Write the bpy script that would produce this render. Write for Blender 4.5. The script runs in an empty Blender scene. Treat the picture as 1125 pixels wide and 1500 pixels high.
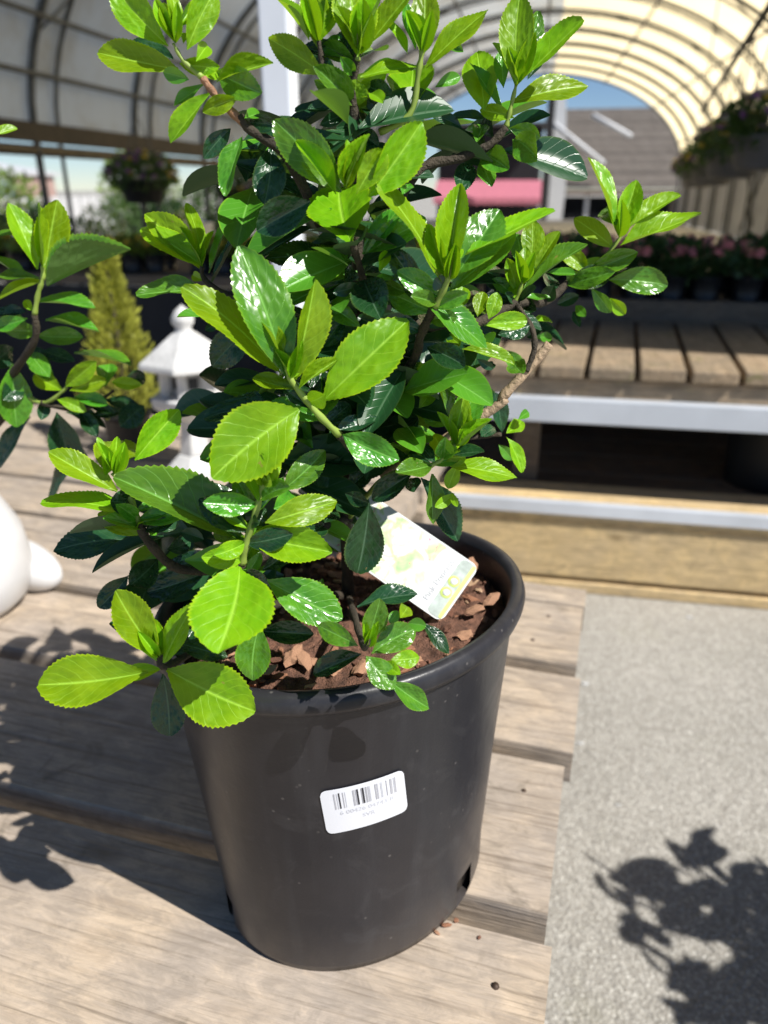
import bpy, bmesh, math, random
from mathutils import Vector, Matrix, Quaternion, noise
R = math.radians
random.seed(7)
scene = bpy.context.scene
COL = scene.collection

# ------------------------------------------------------------------ camera, sky, sun, exposure
F_PX, W_PX, H_PX = 1120.0, 1125.0, 1500.0
PITCH = R(23.0)
CAM = Vector((0, 0, 1.0))
cd = bpy.data.cameras.new('camera')
cd.sensor_fit = 'VERTICAL'; cd.sensor_height = 36.0
cd.lens = 36.0 * F_PX / H_PX
cd.clip_start = 0.02; cd.clip_end = 2000
cd.dof.use_dof = True; cd.dof.focus_distance = 0.45; cd.dof.aperture_fstop = 6.2
cam = bpy.data.objects.new('camera', cd); COL.objects.link(cam)
cam.location = CAM; cam.rotation_euler = (math.pi / 2 - PITCH, 0, 0)
scene.camera = cam

SUN_EL = R(50)
SUN_H = Vector((0.82, -0.57, 0)).normalized()
SUN_DIR = Vector((SUN_H.x * math.cos(SUN_EL), SUN_H.y * math.cos(SUN_EL), math.sin(SUN_EL)))
world = bpy.data.worlds.new('World'); scene.world = world; world.use_nodes = True
nt = world.node_tree
bg = nt.nodes['Background']
sky = nt.nodes.new('ShaderNodeTexSky'); sky.sky_type = 'NISHITA'; sky.sun_disc = False
sky.sun_elevation = SUN_EL; sky.sun_rotation = math.atan2(SUN_H.x, SUN_H.y)
sky.air_density = 1.0; sky.dust_density = 0.0; sky.ozone_density = 4.0; sky.altitude = 2500
nt.links.new(sky.outputs[0], bg.inputs[0]); bg.inputs[1].default_value = 0.075
sl = bpy.data.lights.new('sun', 'SUN'); sl.energy = 5.0; sl.angle = R(0.5); sl.color = (1, 0.965, 0.91)
so = bpy.data.objects.new('sun', sl); COL.objects.link(so)
so.rotation_euler = SUN_DIR.to_track_quat('Z', 'Y').to_euler()
so.location = (3, -2, 6)
scene.view_settings.view_transform = 'Standard'; scene.view_settings.look = 'None'
scene.view_settings.gamma = 1; scene.view_settings.exposure = 0.40
scene.render.engine = 'CYCLES'
scene.cycles.max_bounces = 6; scene.cycles.transmission_bounces = 6; scene.cycles.transparent_max_bounces = 8
scene.cycles.use_fast_gi = False

# ------------------------------------------------------------------ pixel helpers (direction only)
SP, CP = math.sin(PITCH), math.cos(PITCH)
def ray(px, py):
    u = (px - W_PX / 2) / F_PX; v = (py - H_PX / 2) / F_PX
    return Vector((u, CP - v * SP, -SP - v * CP))
def at_y(px, py, y):
    d = ray(px, py); return CAM + d * (y / d.y)
def at_z(px, py, z):
    d = ray(px, py); return CAM + d * ((z - CAM.z) / d.z)

# ------------------------------------------------------------------ object helpers
def link(o, parent=None):
    COL.objects.link(o)
    if parent is not None: o.parent = parent
    return o
def tag(o, label=None, cat=None, group=None, kind=None):
    if label: o['label'] = label
    if cat: o['category'] = cat
    if group: o['group'] = group
    if kind: o['kind'] = kind
    return o
def empty(name, loc=(0, 0, 0), rz=0.0):
    o = bpy.data.objects.new(name, None); COL.objects.link(o)
    o.empty_display_size = 0.05; o.location = loc; o.rotation_euler = (0, 0, rz); return o
def copy_tree(o, parent=None):
    c = o.copy(); COL.objects.link(c); c.parent = parent
    for ch in list(o.children): copy_tree(ch, c)
    return c

class MB:
    def __init__(s): s.v = []; s.f = []; s.sm = []
    def add(s, vs, fs, smooth=False):
        b = len(s.v); s.v += [tuple(p) for p in vs]
        for f in fs: s.f.append(tuple(i + b for i in f)); s.sm.append(smooth)
    def box(s, c, d, mat=None):
        x, y, z = d[0] / 2, d[1] / 2, d[2] / 2; c = Vector(c)
        ps = [Vector((sx * x, sy * y, sz * z)) for sz in (-1, 1) for sx, sy in ((-1, -1), (1, -1), (1, 1), (-1, 1))]
        if mat is not None: ps = [mat @ p for p in ps]
        s.add([p + c for p in ps], [(3, 2, 1, 0), (4, 5, 6, 7), (0, 1, 5, 4), (1, 2, 6, 5), (2, 3, 7, 6), (3, 0, 4, 7)])
    def tube(s, pts, rad, n=8, cap=True):
        pts = [Vector(p) for p in pts]
        if not hasattr(rad, '__len__'): rad = [rad] * len(pts)
        vs = []; fs = []; ref = None
        for i, p in enumerate(pts):
            t = (pts[min(i + 1, len(pts) - 1)] - pts[max(i - 1, 0)]).normalized()
            if ref is None: ref = t.orthogonal().normalized()
            ref = (ref - t * ref.dot(t)).normalized(); q = t.cross(ref)
            for k in range(n):
                a = 2 * math.pi * k / n
                vs.append(p + (ref * math.cos(a) + q * math.sin(a)) * rad[i])
        for i in range(len(pts) - 1):
            for k in range(n):
                fs.append((i * n + k, i * n + (k + 1) % n, (i + 1) * n + (k + 1) % n, (i + 1) * n + k))
        if cap:
            fs.append(tuple(range(n - 1, -1, -1))); m = (len(pts) - 1) * n; fs.append(tuple(m + k for k in range(n)))
        s.add(vs, fs, True)
    def lathe(s, prof, n=32, c=(0, 0, 0), warp=None, skip=None, smooth=True):
        c = Vector(c); vs = []; fs = []
        for r, z in prof:
            for k in range(n):
                a = 2 * math.pi * k / n; p = Vector((r * math.cos(a), r * math.sin(a), z))
                if warp: p = warp(p)
                vs.append(p + c)
        for i in range(len(prof) - 1):
            for k in range(n):
                if skip and skip(i, k): continue
                fs.append((i * n + k, i * n + (k + 1) % n, (i + 1) * n + (k + 1) % n, (i + 1) * n + k))
        s.add(vs, fs, smooth)
    def mesh(s, name, mat=None):
        me = bpy.data.meshes.new(name); me.from_pydata(s.v, [], s.f)
        me.polygons.foreach_set('use_smooth', s.sm); me.update()
        if mat: me.materials.append(mat)
        return me
    def build(s, name, mat, parent=None, bevel=0.0, seg=2):
        o = bpy.data.objects.new(name, s.mesh(name, mat)); link(o, parent)
        if bevel:
            m = o.modifiers.new('bevel', 'BEVEL'); m.width = bevel; m.segments = seg; m.limit_method = 'ANGLE'
        return o

# ------------------------------------------------------------------ materials
class NT:
    def __init__(s, name):
        s.m = bpy.data.materials.new(name); s.m.use_nodes = True; s.t = s.m.node_tree
        s.b = s.t.nodes['Principled BSDF']; s.out = s.t.nodes['Material Output']
    def n(s, typ, **kw):
        o = s.t.nodes.new('ShaderNode' + typ)
        for k, v in kw.items():
            if k.startswith('i_'):
                key = k[2:]; o.inputs[int(key) if key.isdigit() else key].default_value = v
            else: setattr(o, k, v)
        return o
    def l(s, a, b): s.t.links.new(a, b)
    def coord(s, which='Object', scale=(1, 1, 1), rnd=False):
        tc = s.n('TexCoord'); mp = s.n('Mapping'); mp.inputs['Scale'].default_value = scale
        s.l(tc.outputs[which], mp.inputs['Vector'])
        if rnd:
            oi = s.n('ObjectInfo'); mu = s.n('Math', operation='MULTIPLY', i_1=37.0); s.l(oi.outputs['Random'], mu.inputs[0])
            cb = s.n('CombineXYZ'); s.l(mu.outputs[0], cb.inputs[0]); s.l(mu.outputs[0], cb.inputs[1]); s.l(mu.outputs[0], cb.inputs[2])
            s.l(cb.outputs[0], mp.inputs['Location'])
        return mp.outputs['Vector']
    def noise(s, vec, scale, detail=4, rough=0.55, dist=0.0):
        o = s.n('TexNoise'); o.inputs['Scale'].default_value = scale; o.inputs['Detail'].default_value = detail
        o.inputs['Roughness'].default_value = rough; o.inputs['Distortion'].default_value = dist
        if vec: s.l(vec, o.inputs['Vector'])
        return o.outputs[0]
    def ramp(s, fac, stops):
        o = s.n('ValToRGB'); cr = o.color_ramp
        while len(cr.elements) < len(stops): cr.elements.new(0.5)
        for e, (p, c) in zip(cr.elements, stops):
            e.position = p; e.color = (c[0], c[1], c[2], 1) if hasattr(c, '__len__') else (c, c, c, 1)
        s.l(fac, o.inputs[0]); return o.outputs[0]
    def mix(s, fac, a, b, mode='MIX'):
        o = s.n('Mix', data_type='RGBA', blend_type=mode)
        for sock, v in ((o.inputs[0], fac), (o.inputs[6], a), (o.inputs[7], b)):
            if hasattr(v, 'node'): s.l(v, sock)
            elif hasattr(v, '__len__'): sock.default_value = (v[0], v[1], v[2], 1)
            else: sock.default_value = v
        return o.outputs[2]
    def math(s, op, a, b=0.0, c=None):
        o = s.n('Math', operation=op)
        for i, v in enumerate((a, b) if c is None else (a, b, c)):
            if hasattr(v, 'node'): s.l(v, o.inputs[i])
            else: o.inputs[i].default_value = v
        return o.outputs[0]
    def bump(s, h, strength=0.3, dist=0.01):
        o = s.n('Bump'); o.inputs['Strength'].default_value = strength; o.inputs['Distance'].default_value = dist
        s.l(h, o.inputs['Height']); s.l(o.outputs[0], s.b.inputs['Normal']); return o.outputs[0]
    def base(s, col, rough=None):
        if hasattr(col, 'node'): s.l(col, s.b.inputs['Base Color'])
        else: s.b.inputs['Base Color'].default_value = (col[0], col[1], col[2], 1)
        if rough is not None:
            if hasattr(rough, 'node'): s.l(rough, s.b.inputs['Roughness'])
            else: s.b.inputs['Roughness'].default_value = rough
        return s

def plain(name, col, rough=0.6, var=0.25, scale=8.0, metal=0.0, bump=0.0):
    t = NT(name); v = t.coord(rnd=True); nz = t.noise(v, scale)
    c = t.ramp(nz, [(0.3, [x * (1 - var) for x in col]), (0.7, [min(1, x * (1 + var)) for x in col])])
    t.base(c, rough); t.b.inputs['Metallic'].default_value = metal
    if bump: t.bump(t.noise(v, scale * 6), bump, 0.004)
    return t.m

def wood(name, c_lo, c_hi, grey, rough=0.75, stain=(0.10, 0.085, 0.06)):
    t = NT(name)
    v = t.coord(rnd=True); vg = t.coord(scale=(1.6, 26, 26), rnd=True); vf = t.coord(scale=(5, 140, 140), rnd=True)
    g1 = t.noise(vg, 2.2, 6, 0.6, 1.2); g2 = t.noise(vf, 1.5, 3, 0.6, 0.3); pat = t.noise(v, 7.0, 5, 0.6)
    c = t.ramp(g1, [(0.25, c_lo), (0.5, c_hi), (0.75, [0.8 * a + 0.2 * b for a, b in zip(c_hi, c_lo)])])
    c = t.mix(t.ramp(pat, [(0.36, 0.0), (0.62, 0.95)]), c, grey); pa2 = t.noise(t.coord(scale=(1, 2.2, 2.2), rnd=True), 26.0, 6, 0.75, 0.6); c = t.mix(t.ramp(pa2, [(0.42, 0.5), (0.56, 0.0)]), c, [x * 0.62 for x in grey]); c = t.mix(t.ramp(pa2, [(0.58, 0.0), (0.72, 0.5)]), c, [min(1, x * 1.35) for x in c_hi])
    c = t.mix(t.ramp(g2, [(0.30, 0.6), (0.46, 0.0)]), c, [x * 0.42 for x in c_lo])
    st = t.noise(v, 16.0, 4, 0.7, 0.8)
    c = t.mix(t.ramp(st, [(0.60, 0.0), (0.74, 0.6)]), c, stain)
    kn = t.n('TexVoronoi', feature='F1'); kn.inputs['Scale'].default_value = 3.2; t.l(t.coord(scale=(1.0, 2.2, 2.2), rnd=True), kn.inputs['Vector'])
    c = t.mix(t.ramp(kn.outputs['Distance'], [(0.035, 0.75), (0.06, 0.35), (0.10, 0.0)]), c, [x * 0.45 for x in c_lo])
    ck = t.noise(t.coord(scale=(0.9, 30, 30), rnd=True), 2.6, 2, 0.4, 0.6)
    c = t.mix(t.ramp(ck, [(0.20, 0.8), (0.245, 0.0)]), c, [x * 0.25 for x in c_lo])
    t.base(c, rough); t.b.inputs['Specular IOR Level'].default_value = 0.3
    h = t.math('ADD', t.math('MULTIPLY', g1, 0.7), t.math('MULTIPLY', g2, 0.6))
    t.bump(h, 0.55, 0.004)
    return t.m

M = {}
M['deck'] = wood('weathered_deck_wood', (0.34, 0.26, 0.185), (0.55, 0.44, 0.325), (0.40, 0.34, 0.285))
M['timber'] = wood('treated_timber', (0.56, 0.39, 0.18), (0.76, 0.56, 0.28), (0.62, 0.47, 0.27))
M['bench'] = wood('bench_wood', (0.26, 0.18, 0.10), (0.42, 0.31, 0.20), (0.27, 0.215, 0.15), stain=(0.16, 0.18, 0.03))
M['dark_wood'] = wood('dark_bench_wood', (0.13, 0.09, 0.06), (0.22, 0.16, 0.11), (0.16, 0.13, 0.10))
M['alu'] = plain('brushed_aluminium', (0.72, 0.76, 0.82), 0.42, 0.10, 5, 0.35, 0.1)
M['galv'] = plain('galvanised_pipe', (0.13, 0.135, 0.135), 0.5, 0.25, 9, 0.6)
M['beam'] = plain('dark_eave_beam', (0.055, 0.042, 0.028), 0.7)
M['white_paint'] = plain('white_painted_post', (0.74, 0.78, 0.84), 0.4, 0.05, 6)
M['black_pl'] = plain('black_plastic', (0.012, 0.012, 0.013), 0.45)
M['white_pl'] = plain('white_plastic', (0.8, 0.8, 0.82), 0.35, 0.04)
M['grey_pl'] = plain('grey_plastic', (0.30, 0.295, 0.29), 0.5, 0.15); M['bowl'] = plain('basket_plastic', (0.17, 0.165, 0.165), 0.5, 0.2)
M['ceramic'] = plain('white_glazed_ceramic', (0.66, 0.66, 0.665), 0.35, 0.08, 14)
M['cast'] = plain('white_cast_stone', (0.60, 0.595, 0.58), 0.85, 0.16, 24, 0, 0.5)
M['stem_green'] = plain('green_shoot', (0.26, 0.36, 0.06), 0.5, 0.25, 60)
M['stem_brown'] = plain('brown_bark', (0.05, 0.038, 0.023), 0.8, 0.4, 90, 0, 0.6)
M['stem_red'] = plain('reddish_bark', (0.34, 0.17, 0.09), 0.65, 0.35, 80, 0, 0.4)
M['stub'] = plain('pale_cut_wood', (0.42, 0.30, 0.19), 0.75, 0.35, 60, 0, 0.5)
M['ink'] = plain('printed_ink', (0.03, 0.03, 0.035), 0.6)
M['ink_grey'] = plain('grey_printed_ink', (0.45, 0.45, 0.48), 0.6)
M['ink_pale'] = plain('faint_printed_ink', (0.66, 0.67, 0.71), 0.6, 0.03)
M['nail'] = plain('rusty_nail', (0.07, 0.045, 0.03), 0.6, 0.3, 200, 0.4)
M['pink_fab'] = plain('pink_fabric', (0.46, 0.15, 0.20), 0.85, 0.12)
M['black_wall'] = plain('black_boards_and_shade', (0.012, 0.012, 0.016), 0.7)
M['white_boards'] = plain('white_boards', (0.62, 0.62, 0.62), 0.6, 0.06)
M['brown_boards'] = plain('rosy_brown_cladding', (0.42, 0.28, 0.24), 0.7, 0.15)
M['roof_tin'] = plain('pale_roof_sheet', (0.6, 0.6, 0.6), 0.4, 0.05)

def concrete():
    t = NT('exposed_aggregate_concrete'); v = t.coord('Object')
    big = t.noise(v, 2.2, 6, 0.6); mid = t.noise(v, 40, 4, 0.65)
    vo = t.n('TexVoronoi', feature='F1'); vo.inputs['Scale'].default_value = 210; t.l(v, vo.inputs['Vector'])
    vo2 = t.n('TexVoronoi', feature='F1'); vo2.inputs['Scale'].default_value = 430; t.l(v, vo2.inputs['Vector'])
    c = t.ramp(big, [(0.3, (0.24, 0.23, 0.205)), (0.7, (0.40, 0.38, 0.345))])
    c = t.mix(t.ramp(mid, [(0.35, 0.6), (0.6, 0.0)]), c, (0.25, 0.235, 0.205))
    c = t.mix(0.30, c, t.ramp(vo.outputs['Color'], [(0.15, (0.16, 0.15, 0.13)), (0.55, (0.40, 0.37, 0.32)), (0.9, (0.72, 0.69, 0.62))]))
    c = t.mix(t.ramp(vo2.outputs['Color'], [(0.80, 0.0), (0.86, 0.7)]), c, (0.74, 0.72, 0.66))
    st = t.noise(v, 5.0, 5, 0.7, 0.6)
    c = t.mix(t.ramp(st, [(0.58, 0.0), (0.72, 0.35)]), c, (0.30, 0.29, 0.22))
    t.base(c, 0.85); h = t.math('ADD', vo.outputs['Distance'], mid); t.bump(h, 0.6, 0.004)
    return t.m
M['concrete'] = concrete()

def film(name, col, tr=0.62, dirt=(0.45, 0.42, 0.36)):
    t = NT(name); v = t.coord(); nz = t.noise(v, 0.9, 6, 0.65, 0.5); sm = t.noise(v, 6.0, 3)
    c = t.mix(t.ramp(nz, [(0.44, 0.0), (0.62, 0.75)]), col, dirt); c = t.mix(t.ramp(sm, [(0.5, 0), (0.8, 0.2)]), c, dirt)
    t.base(c, 0.35)
    tl = t.n('BsdfTranslucent'); t.l(c, tl.inputs[0]); mx = t.n('MixShader'); mx.inputs[0].default_value = tr
    t.l(t.b.outputs[0], mx.inputs[1]); t.l(tl.outputs[0], mx.inputs[2]); t.l(mx.outputs[0], t.out.inputs[0])
    return t.m
M['film'] = film('greenhouse_film', (0.98, 0.81, 0.49), 0.94, (0.90, 0.74, 0.45))
M['film_shaded'] = film('shade_grey_film', (0.68, 0.70, 0.67), 0.55, (0.48, 0.43, 0.32))  # left half of the cover: its shade is put into the grey, plus dirt blotches
M['shade'] = plain('added_shade_net', (0.035, 0.036, 0.035), 0.8)  # added over the near roof to hold back light from glowing film

def leaf_mat(name, top, hi, under, trans, tmix, rough, spec=0.5):
    t = NT(name); uv = t.n('UVMap'); uv.uv_map = 'UVMap'
    sp = t.n('SeparateXYZ'); t.l(uv.outputs[0], sp.inputs[0])
    au = t.math('ABSOLUTE', t.math('MULTIPLY_ADD', sp.outputs[0], 2.0, -1.0)); vv = sp.outputs[1]
    oi = t.n('ObjectInfo'); rnd = oi.outputs['Random']
    ob = t.coord('Object', (1, 1, 1), True)
    wob = t.noise(ob, 3.0, 2)
    ph = t.math('ADD', t.math('MULTIPLY', vv, 8.5), t.math('MULTIPLY', au, -2.4)); ph = t.math('ADD', ph, t.math('MULTIPLY', wob, 1.1))
    fr = t.math('ABSOLUTE', t.math('SUBTRACT', t.math('FRACT', ph), 0.5))
    vein = t.ramp(fr, [(0.0, 1.0), (0.055, 0.0)])
    rib = t.ramp(au, [(0.0, 1.0), (0.075, 0.0)])
    edge = t.ramp(au, [(0.90, 0.0), (1.0, 1.0)])
    blotch = t.noise(ob, 2.6, 4, 0.6)
    c = t.mix(t.ramp(blotch, [(0.35, 0), (0.68, 1)]), top, hi)
    hs = t.n('HueSaturation'); t.l(c, hs.inputs['Color'])
    t.l(t.math('MULTIPLY_ADD', rnd, 0.035, 0.483), hs.inputs['Hue']); t.l(t.math('MULTIPLY_ADD', rnd, 0.5, 0.68), hs.inputs['Value'])
    c = hs.outputs[0]
    pale = [min(1, x * 1.5 + 0.05) for x in hi]
    c = t.mix(t.math('MULTIPLY', vein, 0.36), c, pale)
    c = t.mix(t.math('MULTIPLY', rib, 0.7), c, [min(1, x * 1.6 + 0.08) for x in hi])
    c = t.mix(t.math('MULTIPLY', edge, 0.55), c, [min(1, hi[0] * 1.7 + 0.06), min(1, hi[1] * 1.3 + 0.05), hi[2]])
    spot = t.ramp(t.noise(ob, 9.0, 2, 0.4), [(0.765, 0.0), (0.79, 0.55)])
    c = t.mix(spot, c, (0.30, 0.18, 0.06))
    geo = t.n('NewGeometry'); cu = t.mix(t.math('MULTIPLY', rib, 0.6), under, pale)
    c2 = t.mix(geo.outputs['Backfacing'], c, cu)
    t.base(c2); t.b.inputs['Specular IOR Level'].default_value = spec
    rg = t.math('MULTIPLY_ADD', geo.outputs['Backfacing'], 0.32, t.math('MULTIPLY_ADD', blotch, 0.22, rough - 0.08)); t.l(rg, t.b.inputs['Roughness'])
    h = t.math('MULTIPLY', vein, -0.45); h = t.math('ADD', h, t.math('MULTIPLY', rib, -0.7))
    h = t.math('ADD', h, t.math('MULTIPLY', t.noise(ob, 2.6, 2), 0.9))
    nrm = t.bump(h, 0.20, 0.03)
    tl = t.n('BsdfTranslucent'); tc = t.mix(t.math('MULTIPLY', rib, 0.35), trans, pale); t.l(tc, tl.inputs[0])
    mx = t.n('MixShader'); mx.inputs[0].default_value = tmix
    t.l(t.b.outputs[0], mx.inputs[1]); t.l(tl.outputs[0], mx.inputs[2]); t.l(mx.outputs[0], t.out.inputs[0])
    return t.m
M['leaf_n'] = leaf_mat('young_leaf', (0.155, 0.36, 0.005), (0.27, 0.50, 0.007), (0.26, 0.43, 0.05), (0.40, 0.64, 0.01), 0.34, 0.33, 0.45)
M['leaf_m'] = leaf_mat('grown_leaf', (0.060, 0.215, 0.016), (0.115, 0.32, 0.020), (0.16, 0.29, 0.07), (0.24, 0.46, 0.02), 0.22, 0.22, 0.6)
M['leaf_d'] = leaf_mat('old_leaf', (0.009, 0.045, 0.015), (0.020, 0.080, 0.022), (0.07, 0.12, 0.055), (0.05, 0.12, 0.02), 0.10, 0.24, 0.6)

# ------------------------------------------------------------------ frames of reference
HA = R(10.4); HB = R(16.5)
def fr(ang):
    a = Vector((math.sin(ang), math.cos(ang), 0)); r = Vector((math.cos(ang), -math.sin(ang), 0)); return r, a
HR_, HAX = fr(HA); BR, BA = fr(HB)
def HP(x, y, z=0.0): return HR_ * x + HAX * y + Vector((0, 0, z))
def BP(x, y, z=0.0): return BR * x + BA * y + Vector((0, 0, z))
def b_of(p): return p.dot(BR), p.dot(BA)
DECK = 0.463

# ------------------------------------------------------------------ ground (one sheet, falling away past the tunnel)
mb = MB(); N = 60
def gz(p):
    t = max(0.0, min(1.0, (p.dot(HAX) - 28.0) / 5.0)); t = t * t * (3 - 2 * t); return -1.5 * t
xs = [-400, -200, -100, -60, -40, -30, -20, -12, -6, -3, -1.5, 0, 1.5, 3, 6, 12, 20, 30, 40, 60, 100, 200, 400]
ys = [-200, -60, -20, -6, 0, 3, 6, 12, 18, 22, 26, 28, 29, 30, 31, 32, 33, 36, 42, 60, 100, 200, 600]
vs = []
for y in ys:
    for x in xs:
        p = HP(x, y); vs.append((p.x, p.y, gz(p)))
fs = [(j * len(xs) + i, j * len(xs) + i + 1, (j + 1) * len(xs) + i + 1, (j + 1) * len(xs) + i) for j in range(len(ys) - 1) for i in range(len(xs) - 1)]
mb.add(vs, fs, True)
tag(mb.build('ground', M['concrete']), kind='structure')

# ------------------------------------------------------------------ hoop house
house = empty('hoop_house', HP(0, 8))
tag(house, 'long hoop greenhouse with cream plastic cover over bowed metal pipes', 'greenhouse')
HL = house.matrix_world.copy()
hinv = Matrix.Translation(HP(0, 8)).inverted()
HW, EZ, AZ = 4.2, 1.45, 2.65
Y0, Y1 = 1.1, 26.3; YS = 6.0
def arch(y, n=40, off=0.0, legs=True):
    pts = []
    if legs: pts.append(HP(-HW + off, y, 0.0))
    for i in range(n + 1):
        a = math.pi * (1 - i / n)
        pts.append(HP((HW - off) * math.cos(a), y, EZ + (AZ - off) * math.sin(a)))
    if legs: pts.append(HP(HW - off, y, 0.0))
    return [hinv @ p for p in pts]
def hoop_part(name, mbx, mat): return mbx.build(name, mat, house)
for nm_, ya_, yb_, mt_, i0_, i1_ in (('added_shade_cloth', Y0, YS, 'shade', 0, 48), ('cover', YS, Y1, 'film_shaded', 0, 25), ('cover', YS, Y1, 'film', 25, 48)):   # added dark sheet blocks glow over the near bays; left film greyed for shade
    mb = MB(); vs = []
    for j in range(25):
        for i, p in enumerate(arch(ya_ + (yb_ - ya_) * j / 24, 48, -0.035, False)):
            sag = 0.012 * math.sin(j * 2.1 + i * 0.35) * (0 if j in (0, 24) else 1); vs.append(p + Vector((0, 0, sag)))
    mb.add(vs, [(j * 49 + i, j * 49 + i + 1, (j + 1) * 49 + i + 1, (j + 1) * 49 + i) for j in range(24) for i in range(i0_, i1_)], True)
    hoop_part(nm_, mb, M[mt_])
yy = Y0 + 0.05
while yy < Y1 + 0.1:
    for d in (0.0, 0.36):
        if yy + d > Y1 + 0.1: continue
        mb = MB(); mb.tube(arch(yy + d, 40), 0.033 if d == 0 else 0.020, 8); hoop_part('hoop', mb, M['galv'])
    # zig-zag webs that tie the two pipes together
    A = arch(yy, 24, 0, False); B = arch(min(yy + 0.36, Y1), 24, 0, False)
    for i in range(2, 23, 3):
        if yy + 0.36 <= Y1 + 0.1: mb = MB(); mb.tube([A[i], B[i + 1]], 0.011, 5); hoop_part('web', mb, M['galv'])
    yy += 1.8
for a in (171, 162, 151, 140, 127, 112, 90, 65, 40, 17):
    mb = MB(); ca, sa = math.cos(R(a)), math.sin(R(a))
    mb.tube([hinv @ HP((HW - 0.06) * ca, y, EZ + (AZ - 0.06) * sa) for y in (Y0, 6, 12, 18, Y1)], 0.024, 6); hoop_part('purlin', mb, M['galv'])
rot = Matrix.Rotation(-HA, 3, 'Z')
for sx in (-1, 1):
    mb = MB(); mb.box(hinv @ HP(sx * (HW + 0.01), (Y0 + Y1) / 2, EZ - 0.02), (0.09, Y1 - Y0, 0.15), rot); hoop_part('eave_beam', mb, M['beam'])
# rolled side curtain and cross braces
mb = MB(); mb.tube([hinv @ HP(-HW - 0.02, y, EZ - 0.16) for y in (Y0, 8, 15, Y1)], 0.045, 8); hoop_part('rolled_curtain', mb, plain('rolled_film', (0.12, 0.09, 0.05), 0.5))
for k in range(12):   # right hand lower wall in grey sheets
    mb = MB(); y = Y0 + (k + 0.5) * (Y1 - Y0) / 12; vs = []; ww = (Y1 - Y0) / 12 - 0.02; nn = 24
    for i in range(nn + 1):
        yv = y - ww / 2 + ww * i / nn; xo = HW + 0.07 + 0.016 * math.sin(i * 2 * math.pi / 4)
        vs += [hinv @ HP(xo, yv, 0.02), hinv @ HP(xo, yv, EZ - 0.1)]
    mb.add(vs, [(2 * i, 2 * i + 2, 2 * i + 3, 2 * i + 1) for i in range(nn)], False)
    hoop_part('wall_sheet', mb, M['grey_pl'])
for (yv, s) in ((9.4, 1), (13.0, 1), (16.6, 1)):
    mb = MB(); mb.tube([hinv @ HP(HW - 0.1, yv, 0.3), hinv @ HP(HW - 0.75, yv, EZ + AZ * 0.55)], 0.022, 6)
    mb.tube([hinv @ HP(HW - 0.08, yv + 1.0, 0.2), hinv @ HP(HW - 0.12, yv - 1.3, EZ + 0.7)], 0.022, 6); hoop_part('brace', mb, M['galv'])
mb = MB(); ringp = [hinv @ (HP(-HW + 0.35, 6.9, EZ + 1.32) + Vector((0.055 * math.cos(a), 0, 0.055 * math.sin(a)))) for a in [i * math.pi / 8 for i in range(17)]]
mb.tube(ringp, 0.018, 6, False); hoop_part('hose_ring', mb, M['black_pl'])

# ------------------------------------------------------------------ decks of two-by-six boards
nail_me = None
def nail_mesh():
    global nail_me
    if nail_me is None:
        b = MB(); b.lathe([(0.0, 0.0012), (0.0022, 0.001), (0.0031, -0.001)], 8); nail_me = b.mesh('nail', M['nail'])
    return nail_me
def plank(name, x0, x1, y0, y1, z1, th, mat, parent, frame, seed, nails=()):
    """a board laid along the frame's right-hand axis, its ends and edges slightly uneven"""
    rnd = random.Random(seed); r, a = frame
    L = x1 - x0; nx = max(2, int(L / 0.08)); vs = []; fs = []
    prof = [(0, -th), (0, -0.006), (0.002, -0.002), (0.006, 0), (0.5, 0.001), (1 - 0.006, 0), (1 - 0.002, -0.002), (1, -0.006), (1, -th)]
    w = y1 - y0
    for i in range(nx + 1):
        x = x0 + L * i / nx
        e0 = 0.0016 * noise.noise(Vector((x * 6, seed * 3.1, 0))); e1 = 0.0016 * noise.noise(Vector((x * 6, seed * 3.1, 5)))
        hz = 0.0012 * noise.noise(Vector((x * 3, seed * 1.7, 9)))
        for (t, z) in prof:
            tt = t if t in (0, 1, 0.5) else (t * 0 + (t if t < 0.5 else t))
            yv = y0 + e0 + (w + e1 - e0) * (tt if 0.1 < tt < 0.9 or tt in (0, 1) else (tt / w * 0.14 if tt < 0.5 else 1 - (1 - tt) / w * 0.14))
            p = r * x + a * yv; vs.append((p.x, p.y, z1 + z + hz))
    m = len(prof)
    for i in range(nx):
        for k in range(m):
            fs.append((i * m + k, (i + 1) * m + k, (i + 1) * m + (k + 1) % m, i * m + (k + 1) % m))
    fs.append(tuple(range(m))); fs.append(tuple(nx * m + k for k in range(m - 1, -1, -1)))
    c = r * ((x0 + x1) / 2) + a * ((y0 + y1) / 2) + Vector((0, 0, z1))
    ang = math.atan2(r.y, r.x); inv = (Matrix.Translation(c) @ Matrix.Rotation(ang, 4, 'Z')).inverted()
    b = MB(); b.add([inv @ Vector(p) for p in vs], fs, False)
    o = b.build(name, mat, parent)
    base = parent.location if parent is not None else Vector((0, 0, 0))
    o.location = c - base; o.rotation_euler = (0, 0, ang)
    for (nx_, ny_) in nails:
        no = bpy.data.objects.new('nail', nail_mesh()); link(no, o); no.location = (nx_ - (x0 + x1) / 2, ny_ - (y0 + y1) / 2, 0.0008)
    return o

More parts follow.
